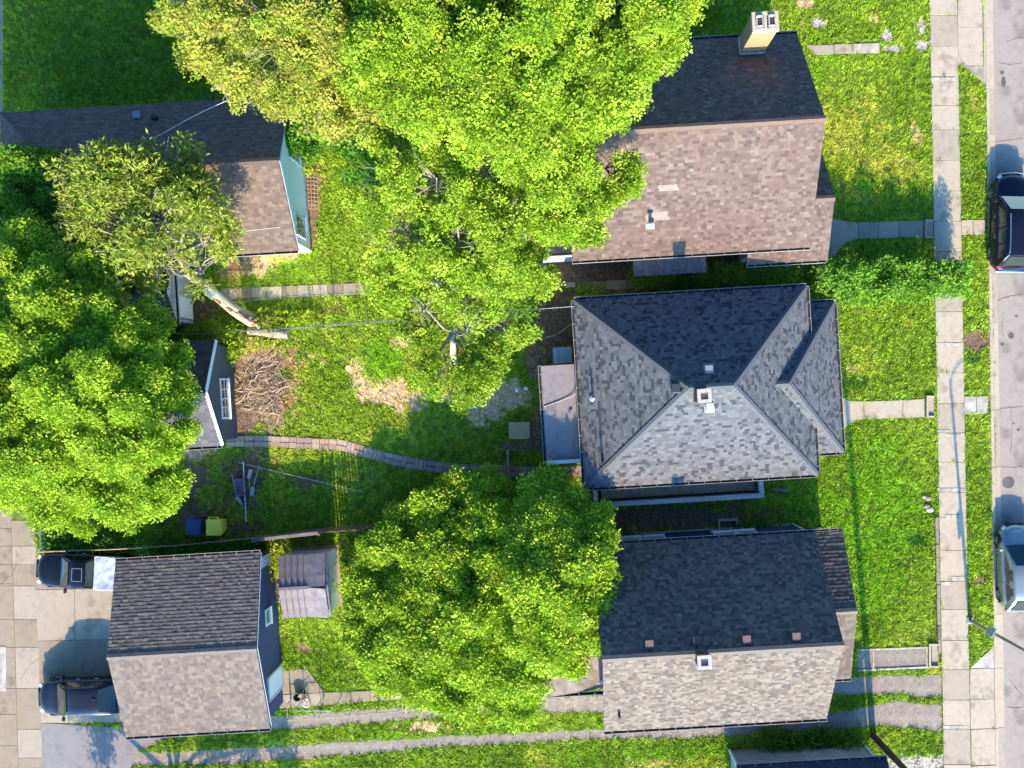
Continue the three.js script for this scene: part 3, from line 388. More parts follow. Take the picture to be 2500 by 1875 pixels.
// ------------------------------------------------------------------ brown-roofed house with tall brick chimney
{
  const hs = thing('gable_house', 'house with brown shingled gable roof and tall tan brick chimney', 'house', V(6.4, 0, -11.1), TH), L = local(hs);
  const E = 3.3, RZ = 6.4, nw = L(1953, 82, E), se = L(1970, 605, E), sw = L(1397, 635, E), x0 = sw.x, x1 = (nw.x + se.x) / 2, z0 = nw.z, z1 = (se.z + sw.z) / 2;
  const mix = tones([[176, 138, 116, .34], [160, 126, 108, .28], [188, 154, 132, .22], [140, 110, 98, .12], [200, 172, 150, .04]]);
  const patchTone = [srgb(132, 116, 104)];
  const near = (px, py, w, d) => { const c = L(px, py, 4); return (p) => Math.abs(p.x - c.x) < w && Math.abs(p.z - c.z) < d; };
  shingleRoof(hs, gablePlanes(x0, x1, z0, z1, E, RZ, mix), { deck: M.darkRoof, seed: 5, caps: [[V(x0, RZ, (z0 + z1) / 2), V(x1, RZ, (z0 + z1) / 2)]], capTone: std(srgb(117, 93, 76), .9), wide: [.12, .26],
    cuts: [{ hit: near(1622, 476, .44, .09), tone: patchTone }, { hit: near(1605, 536, .5, .15), tone: patchTone }] });
  gableWalls(hs, x0 + .25, x1 - .3, z0 + .4, z1 - .4, E - .2, RZ - .45, M.cream);
  part('rake_board', [plank(V(x1 - .02, E - .08, z0), V(x1 - .02, RZ - .08, (z0 + z1) / 2), .03, .14), plank(V(x1 - .02, E - .08, z1), V(x1 - .02, RZ - .08, (z0 + z1) / 2), .03, .14)], M.whitePaint, hs);
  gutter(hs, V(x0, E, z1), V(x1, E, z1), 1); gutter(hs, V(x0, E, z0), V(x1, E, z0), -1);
  const pe = 2.75, pr = 4.15, a = L(2004, 366, pe), b = L(2022, 634, pe), pz0 = a.z, pz1 = b.z, px1 = (a.x + b.x) / 2, px0 = L(1823, 640, pe).x;
  const porch = new THREE.Group(); porch.name = 'porch'; hs.add(porch);
  shingleRoof(porch, gablePlanes(px0, px1, pz0, pz1, pe, pr, mix), { deck: M.darkRoof, seed: 6, caps: [[V(x1 - .4, pr, (pz0 + pz1) / 2), V(px1, pr, (pz0 + pz1) / 2)]], capTone: std(srgb(111, 88, 73), .9), keep: 0 });
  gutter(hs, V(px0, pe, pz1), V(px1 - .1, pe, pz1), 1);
  part('porch_floor', planar(box(px1 - px0 - .4, .4, pz1 - pz0 - .8, (px0 + px1) / 2, .2, (pz0 + pz1) / 2), 2), M.concreteGrey, hs);
  for (const [x, z] of [[px1 - .3, pz0 + .4], [px1 - .3, pz1 - .4], [px0 + .3, pz1 - .4], [px1 - .3, (pz0 + pz1) / 2]]) part('porch_post', box(.16, pe - .5, .16, x, .4 + (pe - .5) / 2, z), M.white, hs);
  // flat-roofed back room and lean-to
  const fh = 2.5, f0 = L(1312, 565, fh), f1 = L(1328, 626, fh); part('back_room', box(x0 - f1.x + .5, fh - .1, 3.4, (f1.x + x0) / 2 + .2, (fh - .1) / 2, f1.z - 1.75), M.whitePaint, hs); part('back_room_roof', planar(box(x0 - f1.x + .6, .1, 3.4, (f1.x + x0) / 2 + .2, fh - .05, f1.z - 1.8), 2), M.darkRoof, hs); part('fascia', [box(x0 - f1.x + .3, .3, .05, (f1.x + x0) / 2, fh - .12, f1.z + .03), box(.05, .25, 3.4, f1.x - .12, fh - .1, f1.z - 1.8)], M.whitePaint, hs);
  const q0 = L(1544, 640, 2.1), q1 = L(1722, 640, 2.1); part('lean_to_roof', planar(plank(V(q0.x, 2.3, (q0.z + z1 - .4) / 2 + .15), V(q1.x, 2.3, (q0.z + z1 - .4) / 2 + .15), q0.z - z1 + 1.5, .06), 1), std(srgb(132, 124, 122), .85, { map: grainTex }), hs);
  for (const x of [q0.x + .1, q1.x - .1]) part('lean_to_post', box(.09, 2.25, .09, x, 1.12, q0.z + .15), M.greyWood, hs);
  const cp = L(1837, 130, 4.05); chimney(hs, cp.x, 3.6, cp.z - .4, 1.02, .74, 2.7, M.brickTan, 2, std(srgb(226, 208, 182), .9, { map: grainTex }));
  part('flashing', [plank(V(cp.x - .53, 4.08, cp.z + .02), V(cp.x + .53, 4.08, cp.z + .02), .02, .22), box(.02, .3, .8, cp.x + .53, 3.95, cp.z - .4), box(.02, .3, .8, cp.x - .53, 3.95, cp.z - .4)], M.whitePaint, hs);
  const vp = L(1588, 540, 4.4); vp.y = E + (z1 - vp.z) * (RZ - E) / ((z1 - z0) / 2); part('vent_pipe', [bar(V(vp.x, vp.y - .05, vp.z), V(vp.x, vp.y + .45, vp.z), .07, 10), new THREE.CylinderGeometry(.12, .12, .08, 12).translate(vp.x, vp.y + .47, vp.z)], M.darkMetal, hs); part('vent_flashing', plank(V(vp.x - .2, vp.y - .05, vp.z + .12), V(vp.x + .2, vp.y - .05, vp.z + .12), .36, .06), M.whitePaint, hs);
  footprint(hs, x0, x1, z0 + .3, z1 - .3); footprint(hs, px0, px1, pz0 + .3, pz1 - .3); footprint(hs, f0.x, x0, f1.z - 3.4, f1.z);
}
// ------------------------------------------------------------------ navy house with blue-grey and tan shingles
{
  const hs = thing('gable_house', 'navy house with mottled gable roof and row of ridge vents', 'house', V(7.3, 0, 10.7), TH), L = local(hs);
  const E = 3, RZ = 6.0, nw = L(1455, 1331, E), ne = L(1990, 1299, E), se = L(2020, 1754, E), sw = L(1467, 1785, E), x0 = (nw.x + sw.x) / 2, x1 = (ne.x + se.x) / 2, z0 = (nw.z + ne.z) / 2, z1 = (sw.z + se.z) / 2, zc = (z0 + z1) / 2;
  const mix = tones([[172, 148, 126, .3], [190, 166, 140, .24], [152, 132, 114, .22], [130, 112, 98, .16], [200, 182, 158, .08]]);
  shingleRoof(hs, gablePlanes(x0, x1, z0, z1, E, RZ, mix), { deck: M.darkRoof, seed: 8, caps: [[V(x0, RZ, zc), V(x1, RZ, zc)]], capTone: std(srgb(109, 95, 83), .9) });
  gableWalls(hs, x0 + .25, x1 - .25, z0 + .12, z1 - .42, E - .2, RZ - .45, M.navy);
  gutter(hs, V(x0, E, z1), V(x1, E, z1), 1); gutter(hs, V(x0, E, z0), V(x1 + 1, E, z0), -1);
  const pe = 2.8, pr = 4.15, a = L(2055, 1290, pe), b = L(2078, 1655, pe), pz0 = a.z, pz1 = b.z, px1 = (a.x + b.x) / 2, porch = new THREE.Group(); porch.name = 'porch'; hs.add(porch);
  const porchMix = tones([[176, 148, 124, .4], [158, 132, 112, .35], [190, 164, 140, .25]]);
  shingleRoof(porch, gablePlanes(x1 - .8, px1, pz0, pz1, pe, pr, porchMix, .17), { deck: M.darkRoof, seed: 9, thick: .03, caps: [[V(x1 - .4, pr, (pz0 + pz1) / 2), V(px1, pr, (pz0 + pz1) / 2)]], capTone: std(srgb(111, 96, 81), .9), keep: 0 });
  gutter(hs, V(x1 - .2, pe, pz1), V(px1, pe, pz1), 1);
  part('porch_floor', planar(box(px1 - x1 + .2, .5, pz1 - pz0 - .8, (x1 + px1) / 2 - .2, .25, (pz0 + pz1) / 2), 2), M.concreteGrey, hs); for (const z of [pz0 + .4, (pz0 + pz1) / 2, pz1 - .4]) part('porch_post', box(.16, pe - .5, .16, px1 - .3, .5 + (pe - .6) / 2, z), M.white, hs);
  windowOn(hs, 'n', L(1545, 1312, 2).x, 1.75, .82, 1.3, z0 + .12); windowOn(hs, 'n', L(1602, 1309, 2).x, 1.75, .82, 1.3, z0 + .12); windowOn(hs, 'n', L(1773, 1300, 2).x, 1.75, .82, 1.3, z0 + .12); windowOn(hs, 'n', L(1828, 1297, 2).x, 1.75, .82, 1.3, z0 + .12);
  part('corner_board', [box(.12, E - .3, .12, x1 - .22, (E - .3) / 2, z0 + .1), box(x1 - x0 - 1.5, .1, .05, (x0 + x1) / 2 + .4, .1, z0 + .09)], M.whitePaint, hs);
  const ww = L(1777, 1278, .1); part('window_well', [box(1, .25, .1, ww.x, .12, ww.z - .18), box(.1, .25, .5, ww.x - .45, .12, ww.z + .08), box(.1, .25, .5, ww.x + .45, .12, ww.z + .08)], M.concretePale, hs);
  const c = L(1714, 1600, 6.1); chimney(hs, c.x, 5.3, c.z + .12, .5, .5, 1.25, M.brickRed, 1, std(srgb(222, 212, 204), .9, { map: grainTex }));
  for (const [px, py] of [[1585, 1572], [1702, 1564], [1822, 1560], [1943, 1553]]) { const p = L(px, py, 5.8); p.y = E + (p.z - z0) * (RZ - E) / (zc - z0); part('roof_vent', [box(.34, .24, .34, p.x, p.y + .1, p.z), box(.4, .02, .4, p.x, p.y + .03, p.z)], std(srgb(104, 78, 72), .8), hs); }
  const vp = L(1510, 1738, 3.4); vp.y = E + (z1 - vp.z) * (RZ - E) / (z1 - zc); part('vent_pipe', bar(V(vp.x, vp.y - .05, vp.z), V(vp.x, vp.y + .38, vp.z), .06, 10), M.black, hs);
  // low back room with deck
  const e3 = 2.5, q = L(1318, 1697, e3), w0 = q.x, zz = q.z; part('back_room_roof', planar(plank(V((w0 + x0) / 2, 2.85, zz - 1.9), V((w0 + x0) / 2, e3, zz), x0 - w0 + .6, .08), 2), std(srgb(160, 142, 128), .9, { map: grainTex }), hs); part('back_room', box(x0 - w0, e3 - .15, 2.2, (w0 + x0) / 2 + .2, (e3 - .15) / 2, zz - 1.35), M.cream, hs); gutter(hs, V(w0, e3, zz), V(x0 + .2, e3, zz), 1);
  const dk = L(1440, 1560, 1); for (let i = 0; i < 14; i++) part('deck_board', box(.14, .04, 2.6, x0 - .1 - i * .15, 1, zz - 3.7), M.wood, hs);
  footprint(hs, x0, x1, z0 + .4, z1 - .4); footprint(hs, x1 - .3, px1 - .3, pz0 + .4, pz1 - .4); footprint(hs, w0 + .2, x0, zz - 5, zz - .2);
}
// ------------------------------------------------------------------ long mint house
{
  const hs = thing('mint_house', 'long mint green house with dark brown roof and gable window', 'house', V(-18, 0, -9.4), TH), L = local(hs);
  const E = 2.8, RZ = 5.0, ne = L(706, 243, E), se = L(728, 611, E), nw = L(0, 268, E), x0 = nw.x, x1 = (ne.x + se.x) / 2, z0 = (ne.z + nw.z) / 2, z1 = se.z, zc = (z0 + z1) / 2, rw = V(L(138, 430, RZ).x, RZ, zc), re = V(x1, RZ, zc);
  const mix = tones([[172, 138, 114, .4], [156, 126, 106, .3], [186, 154, 130, .2], [140, 112, 96, .1]]);
  const a = V(x0, E, z0), b = V(x1, E, z0), c = V(x1, E, z1), d = V(x0, E, z1);
  shingleRoof(hs, [{ poly: [b, a, rw, re], tones: mix }, { poly: [d, c, re, rw], tones: mix }, { poly: [a, d, rw], tones: mix }], { deck: M.darkRoof, seed: 12, caps: [[rw, re], [a, rw], [d, rw]], capTone: std(srgb(93, 75, 64), .9), wide: [.12, .28] });
  gableWalls(hs, (x0 + x1) / 2, x1 - .2, z0 + .35, z1 - .35, E - .18, RZ - .4, M.mint); part('back_wall', box((x1 - x0) / 2 - .3, E - .15, z1 - z0 - .7, x0 + (x1 - x0) / 4 + .1, (E - .15) / 2, zc), M.mint, hs);
  part('rake_board', [plank(V(x1 - .02, E - .08, z0), V(x1 - .02, RZ - .08, zc), .03, .14), plank(V(x1 - .02, E - .08, z1), V(x1 - .02, RZ - .08, zc), .03, .14)], M.whitePaint, hs);
  windowOn(hs, 'e', zc - 1.3, 1.75, .85, 1.3, x1 - .2); windowOn(hs, 'e', z1 - 1.35, 1.55, .85, 1.3, x1 - .2); part('downpipe', bar(V(x1 - .12, .1, z1 - .4), V(x1 - .12, E - .1, z1 - .4), .045, 8), M.white, hs);
  gutter(hs, V(x0 + 6, E, z1), V(x1, E, z1), 1);
  const v1 = L(337, 283, 3.2); v1.y = E + (v1.z - z0) * (RZ - E) / (zc - z0); part('roof_vent', rbox(.3, .24, .3, .03, v1.x, v1.y + .1, v1.z), M.metal, hs); const v2 = L(383, 290, 3.3); v2.y = E + (v2.z - z0) * (RZ - E) / (zc - z0); part('turbine_vent', [new THREE.SphereGeometry(.17, 14, 8).translate(v2.x, v2.y + .3, v2.z), bar(V(v2.x, v2.y - .1, v2.z), V(v2.x, v2.y + .2, v2.z), .1, 10)], M.darkMetal, hs);
  footprint(hs, x0, x1 - .1, z0 + .3, z1 - .3);
}
// ------------------------------------------------------------------ garage by the alley
{
  const hs = thing('garage', 'wide garage with low brown gable roof and dark blue side wall', 'garage', V(-16.3, 0, 11.7), TH), L = local(hs);
  const E = 2.5, RZ = 3.72, nw = L(282, 1370, E), ne = L(638, 1350, E), se = L(658, 1776, E), sw = L(308, 1800, E), x0 = (nw.x + sw.x) / 2, x1 = (ne.x + se.x) / 2, z0 = (nw.z + ne.z) / 2, z1 = (sw.z + se.z) / 2, zc = (z0 + z1) / 2;
  const mix = tones([[172, 148, 126, .4], [158, 136, 118, .3], [188, 164, 138, .2], [144, 126, 112, .1]], .64);
  shingleRoof(hs, gablePlanes(x0, x1, z0, z1, E, RZ, mix, .16), { deck: M.darkRoof, seed: 13, thick: .02, caps: [[V(x0, RZ, zc), V(x1, RZ, zc)]], capTone: std(srgb(104, 91, 83), .9) });
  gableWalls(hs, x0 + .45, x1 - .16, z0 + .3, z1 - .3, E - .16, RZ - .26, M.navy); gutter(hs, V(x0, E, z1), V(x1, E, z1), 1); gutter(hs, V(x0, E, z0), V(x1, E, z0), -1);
  part('rake_board', [plank(V(x1 - .02, E - .08, z0), V(x1 - .02, RZ - .08, zc), .03, .14), plank(V(x1 - .02, E - .08, z1), V(x1 - .02, RZ - .08, zc), .03, .14)], M.white, hs);
  windowOn(hs, 'e', L(645, 1507, 1.6).z, 1.55, .62, .5, x1 - .16, [1, 1]); const dz = L(672, 1665, 1).z; part('door', rbox(.06, 2.05, .95, .01, x1 - .13, 1.05, dz), M.white, hs); part('door_frame', [box(.08, 2.2, .09, x1 - .12, 1.1, dz - .53), box(.08, 2.2, .09, x1 - .12, 1.1, dz + .53), box(.08, .09, 1.15, x1 - .12, 2.15, dz)], M.whitePaint, hs); part('corner_board', box(.06, E - .2, .5, x1 - .13, (E - .2) / 2, z0 + .55), M.whitePaint, hs);
  for (const z of [zc - 1.9, zc + 1.9]) for (let k = 0; k < 4; k++) part('door_panel', rbox(.06, .5, 2.9, .015, x0 + .42, .28 + k * .53, z), M.whitePaint, hs);
  footprint(hs, x0 + .4, x1 - .16, z0 + .3, z1 - .3);
}
// ------------------------------------------------------------------ slate garage with white window, and the small dark one behind the leaning tree
{
  const hs = thing('slate_garage', 'dark slate garage with wide white framed window in its gable', 'garage', V(-18, 0, .2), TH), L = local(hs);
  const E = 2.4, RZ = 3.95, ne = L(527, 830, E), se = L(542, 1087, E), x1 = (ne.x + se.x) / 2, x0 = x1 - 5.6, z0 = ne.z, z1 = se.z, zc = (z0 + z1) / 2, mix = tones([[132, 124, 126, .4], [118, 112, 116, .35], [146, 138, 136, .25]]);
  shingleRoof(hs, gablePlanes(x0, x1, z0, z1, E, RZ, mix, .19), { deck: M.darkRoof, seed: 15, wide: [.25, .5], caps: [[V(x0, RZ, zc), V(x1, RZ, zc)]], capTone: std(srgb(59, 57, 60), .9), keep: 200 });
  gableWalls(hs, x0 + .2, x1 - .12, z0 + .2, z1 - .2, E - .12, RZ - .26, M.slate); gutter(hs, V(x0, E, z1), V(x1, E, z1), 1); windowOn(hs, 'e', zc + .28, 1.45, 1.75, .8, x1 - .12, [4, 2]);
  part('rake_board', [plank(V(x1 + .01, E - .02, z0), V(x1 + .01, RZ - .02, zc), .04, .14), plank(V(x1 + .01, E - .02, z1), V(x1 + .01, RZ - .02, zc), .04, .14)], M.white, hs); footprint(hs, x0, x1, z0 + .1, z1 - .1);
  const h2 = thing('small_garage', 'small dark roofed garage under the leaning tree', 'garage', V(-20.2, 0, -4.6), TH), L2 = local(h2), e = 2.2, r = 3.2, b0 = L2(428, 690, e), b1 = L2(432, 792, e), X1 = b1.x, X0 = X1 - 4.4, Z0 = b0.z - .9, Z1 = b1.z, mix2 = tones([[150, 118, 100, .5], [132, 106, 94, .5]]);
  shingleRoof(h2, gablePlanes(X0, X1, Z0, Z1, e, r, mix2, .17), { deck: M.darkRoof, seed: 16, caps: [[V(X0, r, (Z0 + Z1) / 2), V(X1, r, (Z0 + Z1) / 2)]], keep: 120 }); gableWalls(h2, X0 + .2, X1 - .15, Z0 + .2, Z1 - .2, e - .12, r - .25, M.whitePaint); gutter(h2, V(X1, e, Z1), V(X1, e, Z0), 1); part('door', box(.08, 1.5, 1, X1 - .1, .9, Z1 - .9), M.white, h2); footprint(h2, X0, X1, Z0, Z1);
}
// ------------------------------------------------------------------ metal garden shed
{
  const hs = thing('metal_shed', 'pale metal garden shed with ribbed plum brown roof', 'shed', V(-11.5, 0, 9.2), TH), L = local(hs), E = 1.75, RZ = 2.12, nw = L(681, 1359, E), ne = L(801, 1348, E), se = L(809, 1502, E), sw = L(690, 1510, E), x0 = (nw.x + sw.x) / 2, x1 = (ne.x + se.x) / 2, z0 = (nw.z + ne.z) / 2, z1 = (se.z + sw.z) / 2, zc = (z0 + z1) / 2;
  const dark = std(srgb(158, 143, 144), .6, { map: grainTex }), pale = std(srgb(206, 208, 198), .5), wallM = std(srgb(214, 218, 208), .5), n = 8, w = (x1 - x0) / n;
  const rf = part('roof', [plank(V((x0 + x1) / 2, E - .02, z0 + .02), V((x0 + x1) / 2, RZ - .02, zc), x1 - x0 - .04, .02), plank(V((x0 + x1) / 2, E - .02, z1 - .02), V((x0 + x1) / 2, RZ - .02, zc), x1 - x0 - .04, .02)], dark, hs);
  for (let i = 0; i < n; i++) for (const [za, s] of [[z0, -1], [z1, 1]]) { const x = x0 + w * (i + .5); part('roof_panel', plank(V(x, E, za), V(x, RZ, zc + s * .02), w - .012, .022), dark, rf); part('rib', plank(V(x + w / 2 - .01, E + .02, za), V(x + w / 2 - .01, RZ + .02, zc + s * .02), .03, .03), dark, rf); }
  part('ridge_cap', box(x1 - x0 + .02, .04, .14, (x0 + x1) / 2, RZ + .03, zc), std(srgb(98, 84, 86), .6), rf);
  const ww = [x0 + .1, x1 - .08, z0 + .08, z1 - .08]; gableWalls(hs, ww[0], ww[1], ww[2], ww[3], E - .06, RZ - .08, wallM);
  for (let x = ww[0] + .15; x < ww[1]; x += .22) part('wall_rib', box(.03, E - .12, .02, x, (E - .06) / 2, ww[2] - .01), pale, hs);
  part('door', box(.03, 1.55, .62, ww[1] + .012, .85, zc - .32), pale, hs); part('door', box(.03, 1.55, .62, ww[1] + .012, .85, zc + .32), pale, hs); part('door_track', [box(.05, .05, 2.6, ww[1] + .03, 1.66, zc), box(.08, .05, 2.7, ww[1] + .03, .04, zc)], std(srgb(120, 124, 122), .5), hs); part('handle', box(.04, .12, .03, ww[1] + .04, .95, zc), M.black, hs);
  part('floor_frame', [box(ww[1] - ww[0] + .3, .07, .12, (x0 + x1) / 2, .035, ww[2] - .08), box(.14, .07, ww[3] - ww[2] + .2, ww[1] + .1, .035, zc)], M.paleWood, hs); footprint(hs, ...ww);
}
// ------------------------------------------------------------------ neighbour's low outbuilding at the south edge
{
  const hs = thing('outbuilding', 'low pale building with dark roof beside the wooden utility pole', 'building', V(12.2, 0, 20), TH), L = local(hs), E = 2.0, a = L(1803, 1863, E), b = L(2160, 1850, E), x0 = a.x, x1 = b.x - .4, z0 = L(1900, 1824, 0).z, mix = tones([[96, 98, 110, .5], [84, 86, 98, .5]]), zc = z0 + 2.6, pale = std(srgb(196, 194, 188), .8, { map: grainTex });
  shingleRoof(hs, gablePlanes(x0 - .1, x1 + .5, z0 - .05, z0 + 5.2, E, E + 1.6, mix), { deck: M.darkRoof, seed: 19, keep: 60 });
  gableWalls(hs, x0, x1, z0, z0 + 5.1, E - .12, E + 1.3, pale); for (const px of [1875, 1955]) part('batten', box(.06, E - .15, .03, L(px, 1825, .5).x, (E - .15) / 2, z0 - .015), M.whitePaint, hs); part('corner_board', [box(.1, E - .1, .1, x0 - .02, (E - .1) / 2, z0 - .02), box(.1, E - .1, .1, x1 + .02, (E - .1) / 2, z0 - .02)], M.white, hs); gutter(hs, V(x0 - .1, E, z0 - .05), V(x1 + .5, E, z0 - .05), -1); footprint(hs, x0, x1, z0, z0 + 5);
}

// ------------------------------------------------------------------ trees and shrubs
// sprig: a spray of folded leaves round a twig end; instanced through a crown's volume
function sprig(seed, n, size, spread, narrow = .55, flat = .5) {
  const r = rng(seed), pos = [];
  for (let i = 0; i < n; i++) {
    const a = r() * 6.283, d = Math.sqrt(r()) * spread, c = V(Math.cos(a) * d, (r() - .5) * spread * flat + (1 - d / spread) * spread * .25, Math.sin(a) * d), L = size * (.7 + r() * .6), out = V(Math.cos(a + (r() - .5) * 1.6), (r() - .55) * .8, Math.sin(a + (r() - .5) * 1.6)).normalize();
    const up = V((r() - .5) * 1.1, 1, (r() - .5) * 1.1).normalize(), side = out.clone().cross(up).normalize(), nn = side.clone().cross(out).normalize(), tip = c.clone().addScaledVector(out, L), mid = c.clone().addScaledVector(out, L * .45).addScaledVector(nn, -L * .07), l = c.clone().addScaledVector(out, L * .42).addScaledVector(side, L * narrow * .5).addScaledVector(nn, L * .06), q = c.clone().addScaledVector(out, L * .42).addScaledVector(side, -L * narrow * .5).addScaledVector(nn, L * .06);
    for (const t of [[c, l, mid], [mid, l, tip], [c, mid, q], [mid, tip, q]]) for (const p of t) pos.push(p.x, p.y, p.z);
  }
  const b = new THREE.BufferGeometry(); b.setAttribute('position', new THREE.Float32BufferAttribute(pos, 3)); b.computeVertexNormals(); return b;
}
const leafMat = () => new THREE.MeshPhysicalMaterial({ color: 0xffffff, roughness: 0.7, specularIntensity: .2, transmission: 0.44, thickness: 0, side: THREE.DoubleSide });
const leafM = leafMat();
function crown(tree, pts, geos, palette, seed, scale = [.8, 1.3], up = .85) {
  const r = rng(seed), m = new THREE.Matrix4(), q = new THREE.Quaternion(), e = new THREE.Euler(), buckets = geos.map(() => []);
  pts.forEach((p) => buckets[Math.floor(r() * geos.length)].push(p));
  const grp = new THREE.Group(); grp.name = 'crown'; tree.add(grp);
  buckets.forEach((b, k) => {
    const im = new THREE.InstancedMesh(geos[k], leafM, b.length); im.name = 'foliage'; im.userData.kind = 'stuff'; im.castShadow = im.receiveShadow = true;
    b.forEach((p, i) => { e.set((r() - .5) * up * 2, r() * 6.283, (r() - .5) * up * 2); q.setFromEuler(e); const s = lerp(scale[0], scale[1], r()); m.compose(p, q, V(s, s, s)); im.setMatrixAt(i, m); const c = palette[Math.floor(Math.pow(r(), 1) * palette.length)], j = .86 + r() * .4; im.setColorAt(i, lin(c[0] * j, c[1] * j, c[2] * j)); });
    grp.add(im);
  });
  return grp;
}
/* lobes: [px, py, height of centre, radius] read off the photograph */
function growTree({ name, label, base, lobes, density, palette, geos, bark, seed, trunkR, fork = .35, twigs = 3, gap = .42, group, lean, twigR = .02, squash = .72, scale, fill = 1 }) {
  const tree = thing(name, label, 'tree', V(base.x, 0, base.z), 0, group), r = rng(seed), leaves = [], wood = [], twigL = [];
  const L = lobes.map(([x, y, h, rad]) => ({ c: g(x, y, h).sub(V(base.x, 0, base.z)), r: rad })), top = L.reduce((a, b) => a.add(b.c), V(0, 0, 0)).multiplyScalar(1 / L.length);
  const f = lean ? lean.clone().sub(V(base.x, 0, base.z)) : V(top.x * .3, top.y * fork, top.z * .3);
  part('trunk', taper([V(0, -.25, 0), V(f.x * .3 + (r() - .5) * .15, f.y * .35, f.z * .3), V(f.x * .7, f.y * .72, f.z * .7), f], trunkR * 1.15, trunkR * .62, 12, 10), bark, tree);
  const tipP = V(lerp(f.x, top.x, .8), top.y * .92, lerp(f.z, top.z, .8)), lead = new THREE.CatmullRomCurve3([f.clone().multiplyScalar(.9), f, f.clone().lerp(tipP, .5).add(V((r() - .5) * .5, 0, (r() - .5) * .5)), tipP]);
  wood.push(taper(lead.getSpacedPoints(6), trunkR * .66, .03, 10, 8)); const f0 = f;
  for (const l of L) {
    const f = lead.getPointAt(Math.min(.8, Math.max(.04, (l.c.y - l.r * .6 - f0.y) / Math.max(.5, tipP.y - f0.y) * .75 + (r() - .5) * .3)));
    const d = l.c.clone().sub(f), m1 = f.clone().addScaledVector(d, .35).add(V((r() - .5) * .6, d.length() * .08, (r() - .5) * .6)), m2 = f.clone().addScaledVector(d, .7).add(V((r() - .5) * .7, d.length() * .05, (r() - .5) * .7)), end = l.c.clone().add(V(0, l.r * .25, 0));
    wood.push(taper([f.clone().addScaledVector(d, -.02), m1, m2, end], Math.min(trunkR * .5, .05 + l.r * .045), .022, 10, 6));
    const ph = r() * 60, subs = [], ns = Math.round(4 + l.r * 5);
    for (let k = 0; k < ns; k++) { const a = r() * 6.283, u = -.35 + 1.3 * r(), uu = Math.min(1, u), s = Math.sqrt(1 - uu * uu), d = l.r * (.55 + .45 * r()); subs.push([V(Math.cos(a) * s * d, uu * d * squash, Math.sin(a) * s * d).add(l.c), Math.max(.32, l.r * (.22 + .26 * r()) * fill)]); }
    for (const [c, rad] of subs) {
      const n = Math.round(density * rad * rad * 4);
      for (let i = 0; i < n; i++) {
        const u = r() * 1.7 - .7, a = r() * 6.283, s = Math.sqrt(1 - u * u), k = Math.pow(r(), .35), p = V(Math.cos(a) * s, u * .7, Math.sin(a) * s).multiplyScalar(rad * k * (.75 + .5 * fbm(Math.cos(a) * s * 2 + ph, Math.sin(a) * s * 2 + u, 2))).add(c);
        if (fbm(p.x * 1.3 + ph, p.z * 1.3 + p.y * .9, 2) < gap || p.y < .4) continue;
        leaves.push(p);
      }
      if (r() < .5) { const m = l.c.clone().lerp(c, .5).add(V((r() - .5) * .3, .1, (r() - .5) * .3)); twigL.push(taper([l.c.clone(), m, c], twigR * 1.3, twigR * .5, 5, 4)); }
    }
    for (let i = 0; i < twigs * l.r * 3; i++) { const a = r() * 6.283, e = l.c.clone().add(V(Math.cos(a) * l.r * (.5 + r() * .5), l.r * (.1 + r() * .55) * squash, Math.sin(a) * l.r * (.5 + r() * .5))), s = l.c.clone().lerp(m2, r()), mm = s.clone().lerp(e, .5).add(V((r() - .5) * .5, .12, (r() - .5) * .5)); twigL.push(taper([s, mm, e], twigR * (1 + r()), twigR * .4, 5, 4)); }
  }
  part('limbs', wood, bark, tree); if (twigL.length) part('twigs', twigL, bark === M.bark ? M.bark : M.paleBark, tree);
  crown(tree, leaves, geos, palette, seed + 5, scale);
  return tree;
}
const G_MAPLE = [sprig(1, 30, .108, .3, .8, .7), sprig(2, 22, .12, .25, .85, .8), sprig(3, 34, .1, .36, .8, .6), sprig(8, 14, .12, .17, .8, .9)], G_ASH = [sprig(4, 14, .17, .3, .36, .35), sprig(5, 11, .19, .28, .34, .35)], G_SMALL = [sprig(6, 16, .1, .2, .6, .6), sprig(7, 13, .12, .2, .6, .6)];
const PAL_BRIGHT = [[.30, .42, .02], [.24, .38, .016], [.36, .45, .03], [.19, .32, .014], [.40, .47, .04]], PAL_YELLOW = [[.42, .46, .03], [.33, .43, .02], [.50, .51, .06], [.25, .36, .018], [.38, .45, .025]], PAL_BRONZE = [[.36, .34, .045], [.33, .37, .04], [.42, .35, .06], [.29, .38, .03], [.36, .40, .045]], PAL_MID = [[.20, .31, .016], [.26, .35, .022], [.15, .25, .015], [.31, .37, .03]], PAL_OLIVE = [[.33, .36, .05], [.40, .39, .07], [.25, .32, .03], [.31, .38, .035]], PAL_DEEP = [[.09, .23, .016], [.12, .28, .018], [.075, .19, .014], [.15, .32, .026]];
